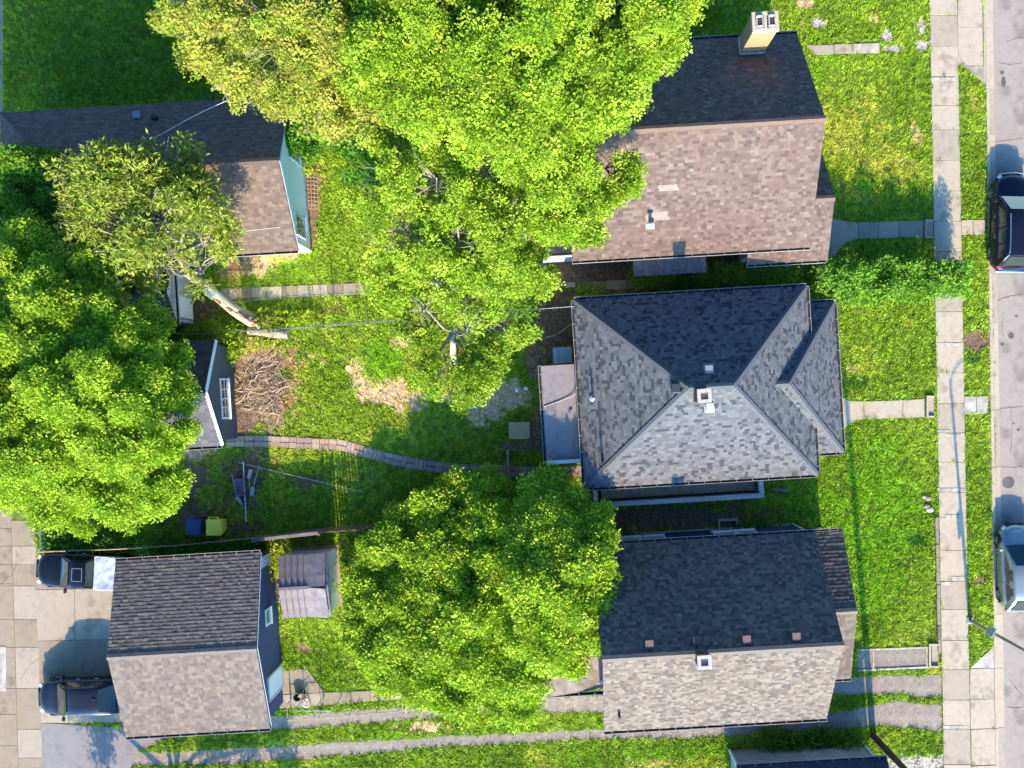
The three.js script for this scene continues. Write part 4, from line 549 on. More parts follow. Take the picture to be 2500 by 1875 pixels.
growTree({ name: 'maple_tree', label: 'huge bright green tree spreading over the brown roof', base: g(1270, 400), seed: 31, trunkR: .42, density: 58, gap: .405, fill: 1.1, scale: [.65, 1.1], palette: PAL_BRIGHT, geos: G_MAPLE, bark: M.bark, twigs: 3,
  lobes: [[1000, 100, 10, 2.2], [1120, 50, 11, 2.5], [1270, 70, 11.5, 2.6], [1430, 50, 10.5, 2.4], [1550, 40, 9.8, 1.8], [1640, -10, 9, 1.4], [1400, 200, 10.4, 2.1], [1270, 220, 11, 2.3], [1130, 210, 10, 2.1], [1400, 370, 8.6, 1.6], [1310, 390, 9, 1.9], [1390, 510, 7.8, 1.3], [1490, 150, 9, 1.5], [1450, 400, 8, .8], [1460, 480, 7.4, .7], [990, -70, 10, 2.4], [1260, -130, 11, 2.7], [1500, -150, 10, 2.4], [1040, 240, 8.6, 1.4], [1420, 580, 7.2, .7], [1330, 510, 7.6, 1.1], [1480, 290, 8.4, 1.0], [1510, 440, 7.6, .8], [1590, 100, 9.2, 1.2], [1220, 330, 9, 1.6]] });
growTree({ name: 'bronze_tree', label: 'olive bronze tree with pale twigs over the end of the mint house', base: g(780, 150), seed: 32, trunkR: .32, density: 36, gap: .45, palette: PAL_BRONZE, geos: G_MAPLE, bark: M.paleBark, twigs: 10, twigR: .026, scale: [.7, 1.1],
  lobes: [[530, 50, 8, 1.9], [620, 20, 9, 2.2], [720, 90, 9.4, 2.3], [830, 40, 9.6, 2.2], [900, 140, 9, 2.0], [650, 190, 8, 1.6], [760, 230, 8.4, 1.8], [570, 160, 7.4, 1.1], [850, 250, 8, 1.5], [560, 215, 7, .8], [480, 90, 7.4, .7], [700, -80, 9, 2.6], [880, -70, 9, 2.4], [930, 60, 9, 1.5]] });
growTree({ name: 'sparse_tree', label: 'thin leafy tree with bare pale branches in the middle of the yards', base: g(1108, 895), seed: 33, trunkR: .2, density: 32, gap: .455, fill: 1.05, palette: PAL_BRIGHT, geos: G_MAPLE, bark: M.paleBark, twigs: 4, twigR: .018, fork: .5, scale: [.65, 1.05],
  lobes: [[970, 400, 6, 1.7], [1070, 440, 7, 1.9], [1180, 400, 7, 1.8], [1250, 520, 6.6, 1.8], [1120, 560, 6.6, 1.9], [970, 560, 6, 1.6], [960, 660, 5.4, 1.4], [1090, 660, 6, 1.4], [1210, 640, 6, 1.7], [1280, 660, 5.4, 1.3], [1150, 790, 4.4, 1.2], [1060, 920, 3.6, 1], [1150, 930, 3.4, 1.3], [1240, 800, 3.8, 1.1], [1030, 760, 4, .9], [930, 470, 5.4, 1.2], [1300, 600, 5, 1], [1190, 880, 3.6, 1.1]] });
growTree({ name: 'maple_tree', label: 'wide green tree covering the slate garage by the alley', base: g(240, 1000), seed: 34, trunkR: .36, density: 60, gap: .38, fill: 1.1, scale: [.7, 1.1], palette: [[.36, .48, .024], [.30, .45, .02], [.43, .51, .04], [.24, .38, .018], [.33, .44, .022]], geos: G_MAPLE, bark: M.bark, twigs: 2,
  lobes: [[60, 690, 5.8, 1.9], [190, 690, 5.6, 1.6], [120, 800, 6.5, 2.0], [250, 800, 6.3, 1.7], [330, 800, 5.6, 1.2], [40, 930, 6.6, 2.3], [190, 930, 6.8, 2.1], [320, 910, 6.2, 1.7], [410, 960, 5.6, 1.1], [70, 1070, 6.5, 2.0], [210, 1070, 6.6, 1.9], [340, 1070, 6.4, 1.7], [425, 1070, 6, .9], [40, 1160, 5.9, 1.5], [170, 1175, 6, 1.6], [290, 1175, 5.9, 1.5], [385, 1185, 5.6, 1.1], [330, 1245, 5, .9], [220, 1250, 5, .9], [-50, 1000, 6.6, 2.2], [-50, 800, 5.6, 2.2], [-40, 1180, 6, 1.8], [415, 880, 5.2, .8], [120, 1225, 5.6, .9], [250, 1000, 7.2, 1.6]] });
growTree({ name: 'leaning_tree', label: 'leaning tree with split trunk over the small dark garage', base: g(628, 792), lean: g(468, 676, 4.4), seed: 35, trunkR: .3, density: 17, gap: .43, palette: PAL_OLIVE, geos: G_ASH, bark: M.paleBark, twigs: 5, twigR: .024, scale: [.9, 1.5],
  lobes: [[400, 420, 6.4, 1.5], [320, 460, 6.8, 1.7], [480, 510, 6.4, 1.4], [240, 480, 6.4, 1.5], [400, 540, 7, 1.7], [530, 570, 5.8, 1.0], [300, 580, 6.6, 1.6], [490, 650, 5.2, 1.2], [210, 560, 6, 1.2], [400, 650, 5.6, 1.2], [440, 400, 6.2, .9], [190, 440, 6, 1.0]] });
growTree({ name: 'maple_tree', label: 'yellow green tree filling the yard behind the navy house', base: g(1128, 1300), seed: 36, trunkR: .26, density: 46, gap: .25, fill: 1.35, squash: .5, palette: [[.37, .49, .024], [.31, .46, .02], [.45, .53, .045], [.25, .40, .018], [.41, .51, .03]], geos: G_MAPLE, bark: M.bark, twigs: 1, fork: .6,
  lobes: [[1400, 1420, 4.6, 1.3], [1340, 1470, 4.4, 1.4], [1440, 1480, 4.4, 1.0], [1350, 1320, 3.9, 1.4], [1420, 1320, 4, 1.2], [1290, 1370, 3.4, 1.2], [1330, 1560, 3.9, 1.3], [1430, 1250, 3.4, .9], [1340, 1220, 2.8, 1.1], [1470, 1535, 4.4, .8], [1390, 1600, 3.6, 1.0], [1290, 1640, 3.0, 1.2], [1250, 1720, 2.4, .9], [1200, 1290, 2.1, 1.2], [1190, 1210, 1.5, 1.0], [1230, 1400, 2.7, 1.3], [1210, 1510, 2.8, 1.4], [1200, 1620, 2.6, 1.3], [1150, 1700, 2.2, 1.0], [1090, 1330, 1.9, 1.2], [1090, 1440, 2.2, 1.3], [1090, 1560, 2.3, 1.3], [1070, 1660, 2.1, 1.1], [1060, 1240, 1.4, 1.0], [970, 1360, 1.7, 1.1], [950, 1470, 1.9, 1.2], [970, 1580, 1.9, 1.2], [900, 1350, 1.4, .8], [890, 1560, 1.7, .9], [980, 1680, 1.8, 1.0], [1000, 1270, 1.3, .8], [1120, 1190, 1.3, .8], [890, 1450, 1.6, .8], [1280, 1480, 3.2, 1.2], [1150, 1380, 2.2, 1.1], [1140, 1500, 2.5, 1.2], [1020, 1420, 1.9, 1.1], [1020, 1520, 2.1, 1.1], [1270, 1290, 2.8, 1.1], [1140, 1610, 2.4, 1.1]] });
growTree({ name: 'young_tree', label: 'fresh green young tree by the west end of the mint house', base: g(120, 540), seed: 37, trunkR: .12, density: 46, gap: .38, palette: PAL_DEEP.concat(PAL_BRIGHT), geos: G_MAPLE, bark: M.bark, twigs: 1,
  lobes: [[60, 460, 4.6, 1.5], [130, 460, 4.4, 1.2], [30, 560, 4.6, 1.4], [110, 570, 4.4, 1.4], [0, 640, 4.4, 1.4], [170, 540, 4, 1], [200, 640, 3.6, 1.3], [320, 660, 3.4, 1.2], [90, 650, 4.2, 1.2]] });
growTree({ name: 'young_tree', label: 'deep green bushy young tree at the corner of the mint house', base: g(860, 350), seed: 38, trunkR: .1, density: 46, gap: .4, palette: PAL_DEEP, geos: G_MAPLE, bark: M.bark, twigs: 1,
  lobes: [[770, 330, 2.6, 1.2], [860, 300, 3.2, 1.4], [940, 330, 3.4, 1.3], [900, 390, 2.6, 1.1], [820, 270, 3, 1.1], [960, 260, 3.4, 1.3], [735, 300, 2.2, .8]] });
growTree({ name: 'young_tree', label: 'deep green undergrowth tree beneath the thin leafy tree', base: g(1120, 760), seed: 39, trunkR: .08, density: 26, gap: .46, palette: PAL_DEEP.concat(PAL_MID), geos: G_SMALL, bark: M.bark, twigs: 2, scale: [1, 1.6],
  lobes: [[1060, 720, 1.8, 1.1], [1150, 700, 2, 1.3], [1230, 740, 1.8, 1.2], [1020, 800, 1.4, .9], [1190, 790, 1.6, 1.2], [1130, 650, 2, 1.2], [1240, 660, 2, 1.2], [1010, 660, 1.8, 1]] });
// trees south of the picture; only their shade reaches in
growTree({ name: 'shade_tree', label: 'tree south of the alley garage shading the asphalt apron', base: g(380, 2110), seed: 40, trunkR: .3, density: 26, gap: .36, palette: PAL_MID, geos: G_MAPLE, bark: M.bark, twigs: 1,
  lobes: [[180, 2120, 2.6, 1.2], [300, 2100, 3, 1.3], [420, 2110, 2.8, 1.2], [540, 2140, 2.6, 1.2], [650, 2150, 2.4, 1.0]] });

function bush(name, label, boxes, n, geos, palette, seed, group, scale = [.8, 1.3]) {   // boxes: px x0, x1, y0, y1, height
  const c = g((boxes[0][0] + boxes[0][1]) / 2, (boxes[0][2] + boxes[0][3]) / 2), t = thing(name, label, name.includes('hedge') ? 'hedge' : 'shrub', V(c.x, 0, c.z), 0, group), r = rng(seed), pts = [], st = [];
  for (const [x0, x1, y0, y1, h] of boxes) {
    if (name === 'hedge') cover(P([[x0, y0 - 4], [x1, y0 - 4], [x1, y1 + 4], [x0, y1 + 4]]));
    const a = g(x0, y0).sub(c), b = g(x1, y1).sub(c), area = (b.x - a.x) * (b.z - a.z), k = Math.round(area * n);
    for (let i = 0; i < k; i++) { const u = r(), w = r(), x = lerp(a.x, b.x, u), z = lerp(a.z, b.z, w), edge = Math.min(1, Math.min(u * (b.x - a.x), (1 - u) * (b.x - a.x), w * (b.z - a.z), (1 - w) * (b.z - a.z)) / .35), top = h * (.62 + .38 * Math.sqrt(edge)) * (.5 + .85 * fbm(x * 1.6 + seed, z * 1.6, 3)); pts.push(V(x + (r() - .5) * .2, top * Math.pow(r(), .5), z + (r() - .5) * .2)); }
    for (let i = 0; i < area * 4; i++) { const x = lerp(a.x, b.x, .1 + r() * .8), z = lerp(a.z, b.z, .2 + r() * .6); st.push(taper([V(x, -.05, z), V(x + (r() - .5) * .2, h * .4, z + (r() - .5) * .2), V(x + (r() - .5) * .4, h * .75, z + (r() - .5) * .4)], .018, .006, 4, 4)); }
  }
  part('stems', st, M.bark, t); crown(t, pts, geos, palette, seed + 1, scale, .8); return t;
}
bush('hedge', 'tall sunlit hedge reaching out over the sidewalk', [[1955, 2050, 648, 738, 2.5], [2030, 2140, 654, 738, 2.2], [2120, 2230, 648, 734, 2.5], [2210, 2325, 652, 724, 2.2]], 120, G_SMALL, [[.11, .26, .018], [.15, .31, .02], [.08, .2, .014], [.2, .36, .025], [.27, .41, .03]], 51, null, [1, 1.5]);
bush('hedge', 'shaded hedge row behind the grey hip roof', [[1535, 1640, 664, 704, 1.7], [1630, 1740, 660, 702, 1.6], [1735, 1840, 654, 700, 1.8], [1850, 1975, 655, 712, 1.9]], 75, G_SMALL, PAL_MID.concat(PAL_DEEP), 52);
bush('round_shrub', 'round shrub at the back corner of the hip roof', [[1412, 1466, 705, 745, 1.5]], 70, G_SMALL, PAL_MID, 53);
bush('leafy_shrub', 'bright shrub beside the slate garage gable', [[545, 590, 800, 880, 1.2]], 60, G_ASH, PAL_BRIGHT, 54);
bush('leafy_shrub', 'low bright weeds behind the fallen log', [[590, 700, 830, 850, .5], [640, 780, 770, 792, .45]], 40, G_ASH, PAL_YELLOW, 55);
bush('leafy_shrub', 'small feathery shrub beside the split trunk', [[630, 672, 765, 800, 1]], 46, G_ASH, PAL_OLIVE, 56);
bush('leafy_shrub', 'shrub squeezed between garage wall and metal shed', [[664, 700, 1325, 1400, 1.2]], 60, G_ASH, PAL_YELLOW, 57);
bush('leafy_shrub', 'dense weeds along the chain link fence by the black pickup', [[112, 300, 1298, 1345, .9]], 34, G_ASH, PAL_DEEP, 58);
bush('leafy_shrub', 'dark shrubs behind the yellow bin and garage eave', [[330, 640, 1318, 1350, .8]], 30, G_ASH, PAL_DEEP, 59);
bush('leafy_shrub', 'low plants along the north wall of the navy house', [[1480, 1560, 1290, 1320, .7], [1800, 1900, 1268, 1292, .6]], 36, G_SMALL, PAL_DEEP, 60);
bush('leafy_shrub', 'small bush by the porch corner of the navy house', [[1960, 1990, 1262, 1285, .5]], 60, G_SMALL, PAL_BRIGHT, 61);
bush('leafy_shrub', 'spiky dark plants along the gravel drive by the pale building', [[1860, 2090, 1788, 1818, .6]], 46, G_ASH, PAL_DEEP.concat(PAL_MID), 62, null, [1, 1.7]);
bush('leafy_shrub', 'vine tangle along the wall of the mint house', [[742, 775, 290, 420, .9]], 46, G_ASH, PAL_BRIGHT, 63);

// ------------------------------------------------------------------ lawn grass
{
  const blade = (seed, n, h, sp) => { const r = rng(seed), pos = []; for (let i = 0; i < n; i++) { const a = r() * 6.283, d = r() * sp, x = Math.cos(a) * d, z = Math.sin(a) * d, b = r() * 6.283, le = h * (.25 + r() * .9), w = .012 + r() * .012, tx = x + Math.cos(b) * le, tz = z + Math.sin(b) * le; pos.push(x - Math.sin(b) * w, 0, z + Math.cos(b) * w, x + Math.sin(b) * w, 0, z - Math.cos(b) * w, tx, h * (.5 + r() * .6), tz); } const q = new THREE.BufferGeometry(); q.setAttribute('position', new THREE.Float32BufferAttribute(pos, 3)); q.computeVertexNormals(); return q; };
  const geos = [blade(1, 12, .085, .1), blade(2, 10, .1, .1), blade(3, 14, .07, .11)], r = rng(77), lists = geos.map(() => []);
  const X0 = -27.2, X1 = 21.9, Z0 = -19.4, Z1 = 18.8, N = 170000;
  for (let i = 0; i < N; i++) { const x = lerp(X0, X1, r()), z = lerp(Z0, Z1, r()); if (x > g(kx(z * SC + CY) - 2, 0).x || covered(x, z)) continue; const c = soil(x, z); if (r() < c[3] * 1.02) continue; lists[Math.floor(r() * 3)].push([x, z, c]); }
  const grass = struct('grass'); const mat = new THREE.MeshPhysicalMaterial({ color: 0xffffff, roughness: .8, specularIntensity: .15, transmission: .3, thickness: 0, side: THREE.DoubleSide });
  grass.userData = { kind: 'stuff', label: 'short green lawn grass across all the yards', category: 'grass' };
  geos.forEach((ge, k) => { const L = lists[k], im = new THREE.InstancedMesh(ge, mat, L.length), m = new THREE.Matrix4(), q = new THREE.Quaternion(); im.name = 'grass_tufts'; im.userData.kind = 'stuff'; im.castShadow = im.receiveShadow = true; L.forEach(([x, z, c], i) => { q.setFromAxisAngle(V(0, 1, 0), r() * 6.283); const s = .7 + r() * .8; m.compose(V(x, 0, z), q, V(s, s * (.7 + r() * .6), s)); im.setMatrixAt(i, m); const d = .95 + r() * .55, t = srgb(cl(c[0] * d * 1.06), cl(c[1] * d * 1.1), cl(c[2] * d)); im.setColorAt(i, t); }); grass.add(im); });
}

// ------------------------------------------------------------------ vehicles
function loft(rings) { const n = rings[0].length, pos = [], idx = []; for (const q of rings) for (const p of q) pos.push(p.x, p.y, p.z); for (let i = 0; i + 1 < rings.length; i++) for (let j = 0; j + 1 < n; j++) { const a = i * n + j, b = a + 1, c = a + n, d = c + 1; idx.push(a, c, b, b, c, d); } for (const [o, f] of [[0, 1], [(rings.length - 1) * n, 0]]) { for (let j = 1; j + 1 < n; j++) idx.push(...(f ? [o, o + j, o + j + 1] : [o, o + j + 1, o + j])); } const q = new THREE.BufferGeometry(); q.setAttribute('position', new THREE.Float32BufferAttribute(pos, 3)); q.setIndex(idx); return toCreasedNormals(q, 0.7); }
const ip = (tab, t) => { for (let i = 0; i + 1 < tab.length; i++) if (t <= tab[i + 1][0]) { const k = (t - tab[i][0]) / (tab[i + 1][0] - tab[i][0]), s = k * k * (3 - 2 * k); return lerp(tab[i][1], tab[i + 1][1], s); } return tab[tab.length - 1][1]; };
// front of the vehicle points to +x
function vehicle(name, label, category, pos, turn, s) {
  const t = thing(name, label, category, pos, turn), { L, W } = s, rings = [], paint = new THREE.MeshPhysicalMaterial({ color: s.paint, roughness: .32, metalness: s.metal ?? .35, clearcoat: .45, clearcoatRoughness: .12, specularIntensity: .5 });
  const NB = 34; for (let i = 0; i <= NB; i++) { const k = i / NB * 2 - 1, x = k * L / 2, e = Math.abs(k), w = W / 2 * (1 - .2 * Math.pow(e, k > 0 ? 5 : 9) - (e > .97 ? .1 : 0)), y1 = ip(s.belt, k) - (e > .975 ? .1 : 0), y0 = .2 + (e > .9 ? (e - .9) * 1.2 : 0), sh = Math.min(.16, (y1 - y0) * .3); const half = [[y0, w * .82], [y0 + .08, w * .95], [y0 + (y1 - y0) * .45, w], [y0 + (y1 - y0) * .62, w * 1.0], [y1 - sh, w * .965], [y1 - sh * .35, w * .9], [y1 - .012, w * .78], [y1 + .02, w * .4], [y1 + .028, 0]]; const bow = (z) => x - Math.sign(k) * (k > 0 ? .42 : .22) * Math.pow(Math.abs(z) / (W / 2), 2.2) * Math.pow(e, 4), ring = half.map(([y, z]) => V(bow(z), y, z)).concat(half.slice(0, -1).reverse().map(([y, z]) => V(bow(z), y, -z))); rings.push(ring); }
  const body = part('body', loft(rings), paint, t);
  // cabin
  const c = s.cabin, by = (x) => ip(s.belt, x / (L / 2)) - .03, sec = [], stn = [[c.rb, 0], [lerp(c.rb, c.rr, .5), .56], [c.rr, .95], [lerp(c.rr, c.fr, .25), 1], [lerp(c.rr, c.fr, .6), 1.0], [c.fr, .95], [lerp(c.fr, c.fb, .5), .52], [c.fb, 0]];
  const wb = W / 2 * .88, wr = W / 2 * c.top; for (const [x, k] of stn) { const b = by(x), y = b + (s.H - b) * k, w = lerp(wb, wr, k), row = []; const half = [[b - .06, lerp(wb, wb, k)], [lerp(b, y, .55), lerp(wb, w, .5)], [y - .05 * k, w], [y - .012 * k, w * .9], [y + .01 * k, w * .45], [y + .018 * k, 0]]; sec.push(half.map(([yy, z]) => V(x, yy, z)).concat(half.slice(0, -1).reverse().map(([yy, z]) => V(x, yy, -z)))); }
  part('cabin', loft(sec), paint, t);
  const pane = (nm, quad, bow = .03, sub = 6) => { const pos = [], idx = [], [p00, p10, p11, p01] = quad, n = p10.clone().sub(p00).cross(p01.clone().sub(p00)).normalize(); for (let i = 0; i <= sub; i++) for (let j = 0; j <= sub; j++) { const u = i / sub, v = j / sub, a = p00.clone().lerp(p10, u), b = p01.clone().lerp(p11, u), p = a.lerp(b, v).addScaledVector(n, bow * (1 - Math.pow(2 * u - 1, 2)) + .006); pos.push(p.x, p.y, p.z); if (i < sub && j < sub) { const k = i * (sub + 1) + j; idx.push(k, k + sub + 1, k + 1, k + 1, k + sub + 1, k + sub + 2); } } const q = new THREE.BufferGeometry(); q.setAttribute('position', new THREE.Float32BufferAttribute(pos, 3)); q.setIndex(idx); q.computeVertexNormals(); return part(nm, q, M.carGlass, t); };
  const yb = by(c.fb), yr = s.H * .965, fl = (k) => lerp(c.fb, c.fr, k), rl = (k) => lerp(c.rb, c.rr, k), at = (k, b) => b + (s.H - b) * lerp(0, .95, k) + .035 * Math.sin(k * 3.14) + .012;
  pane('windshield', [V(fl(.1), at(.1, yb), -wb * .9), V(fl(.1), at(.1, yb), wb * .9), V(fl(.94), at(.94, yb), wr * .86), V(fl(.94), at(.94, yb), -wr * .86)], -.0).position.set(.035, .035, 0);
  const ybr = by(c.rb); pane('rear_window', [V(rl(.12), at(.12, ybr), wb * .84), V(rl(.12), at(.12, ybr), -wb * .84), V(rl(.92), at(.92, ybr), -wr * .84), V(rl(.92), at(.92, ybr), wr * .84)], 0).position.set(-.035, .04, 0);
  const cut = s.doors || [.5], xs = [lerp(c.rb, c.rr, .62), ...cut.map((k) => lerp(c.rr, c.fr, k)), lerp(c.fb, c.fr, .55)], xt = [c.rr + .08, ...cut.map((k) => lerp(c.rr, c.fr, k)), c.fr - .1];
  for (const z of [-1, 1]) for (let i = 0; i + 1 < xs.length; i++) { const m = (x) => by(x) + .03, q = [V(xs[i] + .04, m(xs[i]), z * (wb + .004)), V(xs[i + 1] - .04, m(xs[i + 1]), z * (wb + .004)), V(xt[i + 1] - .04, yr - .08, z * (wr + .022)), V(xt[i] + .04, yr - .08, z * (wr + .022))]; pane('side_window', z > 0 ? q : [q[1], q[0], q[3], q[2]], .012, 3); }
  for (const k of s.wheels) for (const z of [-1, 1]) {
    const w = new THREE.Group(); w.name = 'wheel'; w.position.set(k * L / 2, s.wr, z * (W / 2 - .1)); t.add(w); part('tyre', new THREE.TorusGeometry(s.wr - .085, .085, 10, 24).scale(1, 1, 1.25), M.rubber, w);
    const rim = [new THREE.CylinderGeometry(s.wr - .16, s.wr - .16, .05, 18).rotateX(Math.PI / 2)], sp = []; for (let a = 0; a < 5; a++) sp.push(box(.07, s.wr - .13, .04, 0, (s.wr - .13) / 2, 0).rotateZ(a * 1.2566)); const ring = new THREE.TorusGeometry(s.wr - .14, .018, 6, 22); part('hub', rim, M.black, w); part('rim', [...sp.map((q) => q.translate(0, 0, z * .07)), ring.translate(0, 0, z * .07), new THREE.CylinderGeometry(.06, .06, .05, 10).rotateX(Math.PI / 2).translate(0, 0, z * .075)], M.metal, w);
    part('wheel_arch', new THREE.TorusGeometry(s.wr + .045, .035, 6, 18, Math.PI).translate(k * L / 2, s.wr, z * (W / 2 - .035)), M.black, t);
    part('wheel_well', new THREE.CylinderGeometry(s.wr + .045, s.wr + .045, .06, 20, 1, false, 0, Math.PI).rotateY(0).rotateX(Math.PI / 2).rotateZ(Math.PI / 2).translate(k * L / 2, s.wr, z * (W / 2 - .045)), M.black, t);
  }
  const hl = std(srgb(196, 200, 198), .22), fb = ip(s.belt, .92);
  for (const z of [-1, 1]) { part('headlight', rbox(.26, .12, .2, .05, L / 2 * .9, fb - .1, z * W / 2 * .66, -z * .7), hl, t); part('tail_light', rbox(.14, .18, .24, .04, -L / 2 * .925, ip(s.belt, -.95) - .14, z * W / 2 * .72, z * .5), std(srgb(168, 30, 34), .25), t); part('mirror', [rbox(.13, .13, .2, .04, c.fb - .28, by(c.fb) + .1, z * (W / 2 + .07)), box(.05, .04, .16, c.fb - .26, by(c.fb) + .06, z * (W / 2 - .02))], s.mirror || paint, t); for (const x of s.handles || [c.fr - .35, c.rr + .25]) part('door_handle', rbox(.16, .035, .035, .012, x, by(x) - .13, z * (W / 2 - .004)), s.handleM || M.chrome, t); }
  part('grille', rbox(.06, .14, W * .5, .02, L / 2 * .985, fb - .2, 0), M.black, t);
  const db = []; for (const x of [lerp(c.fb, c.fr, .62), ...cut.map((k) => lerp(c.rr, c.fr, k)), lerp(c.rb, c.rr, .7)]) for (const z of [-1, 1]) db.push(box(.012, .5, .012, x, by(x) - .36, z * (W / 2 - .001))); part('door_seam', db, M.black, t);
  return { t, paint, by, wb, wr };
}
{ // black sport utility car at the kerb
  const a = g(2500, 545), cx = 22.32, cz = -8.05; const v = vehicle('parked_suv', 'black sport utility car with silver roof rails parked at the kerb', 'car', V(cx, -.12, cz), Math.PI / 2 - .02, { L: 4.75, W: 1.86, H: 1.66, paint: srgb(24, 26, 38), metal: .3, belt: [[-1, .78], [-.93, 1.02], [-.6, 1.06], [.25, 1.02], [.5, .98], [.85, .86], [.95, .74], [1, .6]], cabin: { rb: -2.2, rr: -1.75, fr: .35, fb: 1.2, top: .72 }, wheels: [.6, -.6], wr: .36, doors: [.28, .64], lamp: M.chrome, handles: [.25, -.75] });
  for (const z of [-1, 1]) part('roof_rail', tube([V(-1.7, 1.66, z * .62), V(-1.5, 1.72, z * .62), V(-.2, 1.74, z * .62), V(.2, 1.67, z * .6)], .022, 16, 6), M.chrome, v.t);
  part('bumper', rbox(.14, .12, 1.5, .05, -2.36, .62, 0), M.chrome, v.t); part('hood_trim', tube([V(2.28, .72, -.7), V(2.36, .74, 0), V(2.28, .72, .7)], .02, 14, 6), M.chrome, v.t); part('wiper', bar(V(1.1, 1.1, .1), V(1.0, 1.16, .62), .012, 5), M.black, v.t);
}
{ // silver hatchback
  const v = vehicle('parked_hatchback', 'silver green hatchback parked at the kerb near the lamp post', 'car', V(22.62, -.12, 8.62), Math.PI / 2 + .035, { L: 4.25, W: 1.74, H: 1.5, paint: srgb(150, 156, 150), metal: .55, belt: [[-1, .7], [-.93, .95], [-.6, .98], [.25, .95], [.55, .9], [.85, .76], [.95, .66], [1, .52]], cabin: { rb: -2.0, rr: -1.35, fr: .2, fb: 1.25, top: .7 }, wheels: [.62, -.62], wr: .33, doors: [.45], handles: [.2, -.7] });
}
{ // dark blue sedan by the alley
  const v = vehicle('parked_sedan', 'dark blue grey sedan parked beside the alley garage', 'car', V(-22.3, 0.03, 14.75), Math.PI + .04, { L: 4.6, W: 1.76, H: 1.43, paint: srgb(32, 33, 38), metal: .15, belt: [[-1, .72], [-.93, .95], [-.6, .98], [.25, .93], [.5, .9], [.85, .76], [.95, .66], [1, .5]], cabin: { rb: -1.75, rr: -.95, fr: .4, fb: 1.15, top: .7 }, wheels: [.62, -.6], wr: .32, doors: [.5], handles: [.2, -.7], handleM: undefined });
  part('antenna', rbox(.14, .05, .04, .015, -.85, 1.46, .1), M.black, v.t); part('window_trim', tube([V(1.0, .98, -.8), V(.4, 1.3, -.66), V(-.5, 1.33, -.65), V(-1.4, 1.02, -.79)], .014, 16, 5), M.chrome, v.t);
}
{ // black pickup
  const v = vehicle('pickup_truck', 'black pickup truck with silver tarp over its bed', 'truck', V(-22.25, 0.03, 8.72), Math.PI - .045, { L: 4.75, W: 1.72, H: 1.58, paint: srgb(17, 17, 19), metal: .1, belt: [[-1, .96], [-.95, .98], [-.2, 1.0], [.25, 1.0], [.5, .98], [.85, .9], [.95, .8], [1, .62]], cabin: { rb: -.62, rr: -.42, fr: .28, fb: 1.0, top: .74 }, wheels: [.64, -.6], wr: .35, doors: [.5], handles: [0], mirror: M.black });
  const tg = new THREE.PlaneGeometry(1.5, 1.5, 26, 26).rotateX(-Math.PI / 2), p = tg.attributes.position; for (let i = 0; i < p.count; i++) { const x = p.getX(i), z = p.getZ(i); p.setY(i, 1.115 - .04 * (1 - (x / .75) ** 2) * (1 - (z / .75) ** 2) + (fbm(x * 4 + 5, z * 2.4, 4) - .5) * .1); p.setX(i, x - 1.42); } tg.computeVertexNormals();
  part('bed_tarp', tg, std(srgb(196, 198, 200), .38, { metalness: .35 }), v.t); part('bed_rail', [rbox(1.6, .06, .1, .02, -1.42, 1.06, .76), rbox(1.6, .06, .1, .02, -1.42, 1.06, -.76), rbox(.12, .07, 1.6, .02, -.66, 1.05, 0), rbox(.08, .06, 1.6, .02, -2.2, 1.03, 0)], M.whitePaint, v.t);
  part('sunroof', [box(.02, .012, .62, -.32, 1.606, 0), box(.02, .012, .62, .14, 1.606, 0), box(.46, .012, .02, -.09, 1.606, .3), box(.46, .012, .02, -.09, 1.606, -.3)], M.metal, v.t);
}

// ------------------------------------------------------------------ poles, wires and fences
{
  const b = g(2131, 1796), p = thing('utility_pole', 'tall brown wooden utility pole by the gravel drive', 'pole', V(b.x, 0, b.z)); part('shaft', taper([V(0, -.3, 0), V(.04, 4, .02), V(.05, 8.7, .03)], .17, .11, 10, 12), std(srgb(92, 70, 54), .9, { map: grainTex }), p);
  part('lamp_arm', tube([V(.1, 4.25, 0), V(1.2, 4.5, -.05), V(2.7, 4.55, -.1)], .03, 14, 6), M.metal, p); part('lamp_head', rbox(.75, .16, .32, .07, 2.95, 4.52, -.1), M.metal, p); part('cross_arm', box(2.2, .1, .12, .05, 8.2, 0), M.wood, p); for (const x of [-.9, -.4, .5, 1]) part('insulator', new THREE.CylinderGeometry(.05, .06, .14, 8).translate(x, 8.32, 0), M.greyWall, p);
  const q = g(2367, 1514), l = thing('lamp_post', 'grey metal street lamp post with white sign at the kerb', 'street lamp', V(q.x, 0, q.z)); part('shaft', taper([V(0, -.1, 0), V(0, 3, 0), V(0, 5.6, 0)], .09, .06, 10, 14), std(srgb(130, 130, 130), .4, { metalness: .6 }), l); part('base_plate', rbox(.32, .06, .32, .02, 0, .06, 0), M.metal, l); part('lamp_arm', tube([V(0, 5.3, 0), V(.1, 5.7, 0), V(.5, 6.0, 0), V(1.0, 6.1, 0)], .035, 14, 6), M.metal, l); part('lamp_head', rbox(.6, .12, .26, .06, 1.2, 6.1, 0), M.metal, l);
  const sg = new THREE.Group(); sg.name = 'sign'; sg.position.set(-.09, 2.25, -.07); sg.rotation.y = Math.PI + 1.05; sg.rotation.order = 'YXZ'; l.add(sg); part('plate', rbox(.46, .62, .012, .004, 0, 0, .03), M.white, sg); const r = rng(4), mk = [box(.34, .07, .004, 0, -.2, .039)]; for (const y of [.0, .17]) for (let k = 0; k < 4; k++) mk.push(box(.05, .11, .004, -.14 + k * .093, y, .039), box(.03, .03, .004, -.11 + k * .093, y + (r() - .5) * .1, .0395)); part('print', mk, M.ink, sg); part('bracket', box(.1, .4, .05, 0, 0, 0), M.metal, sg);
}
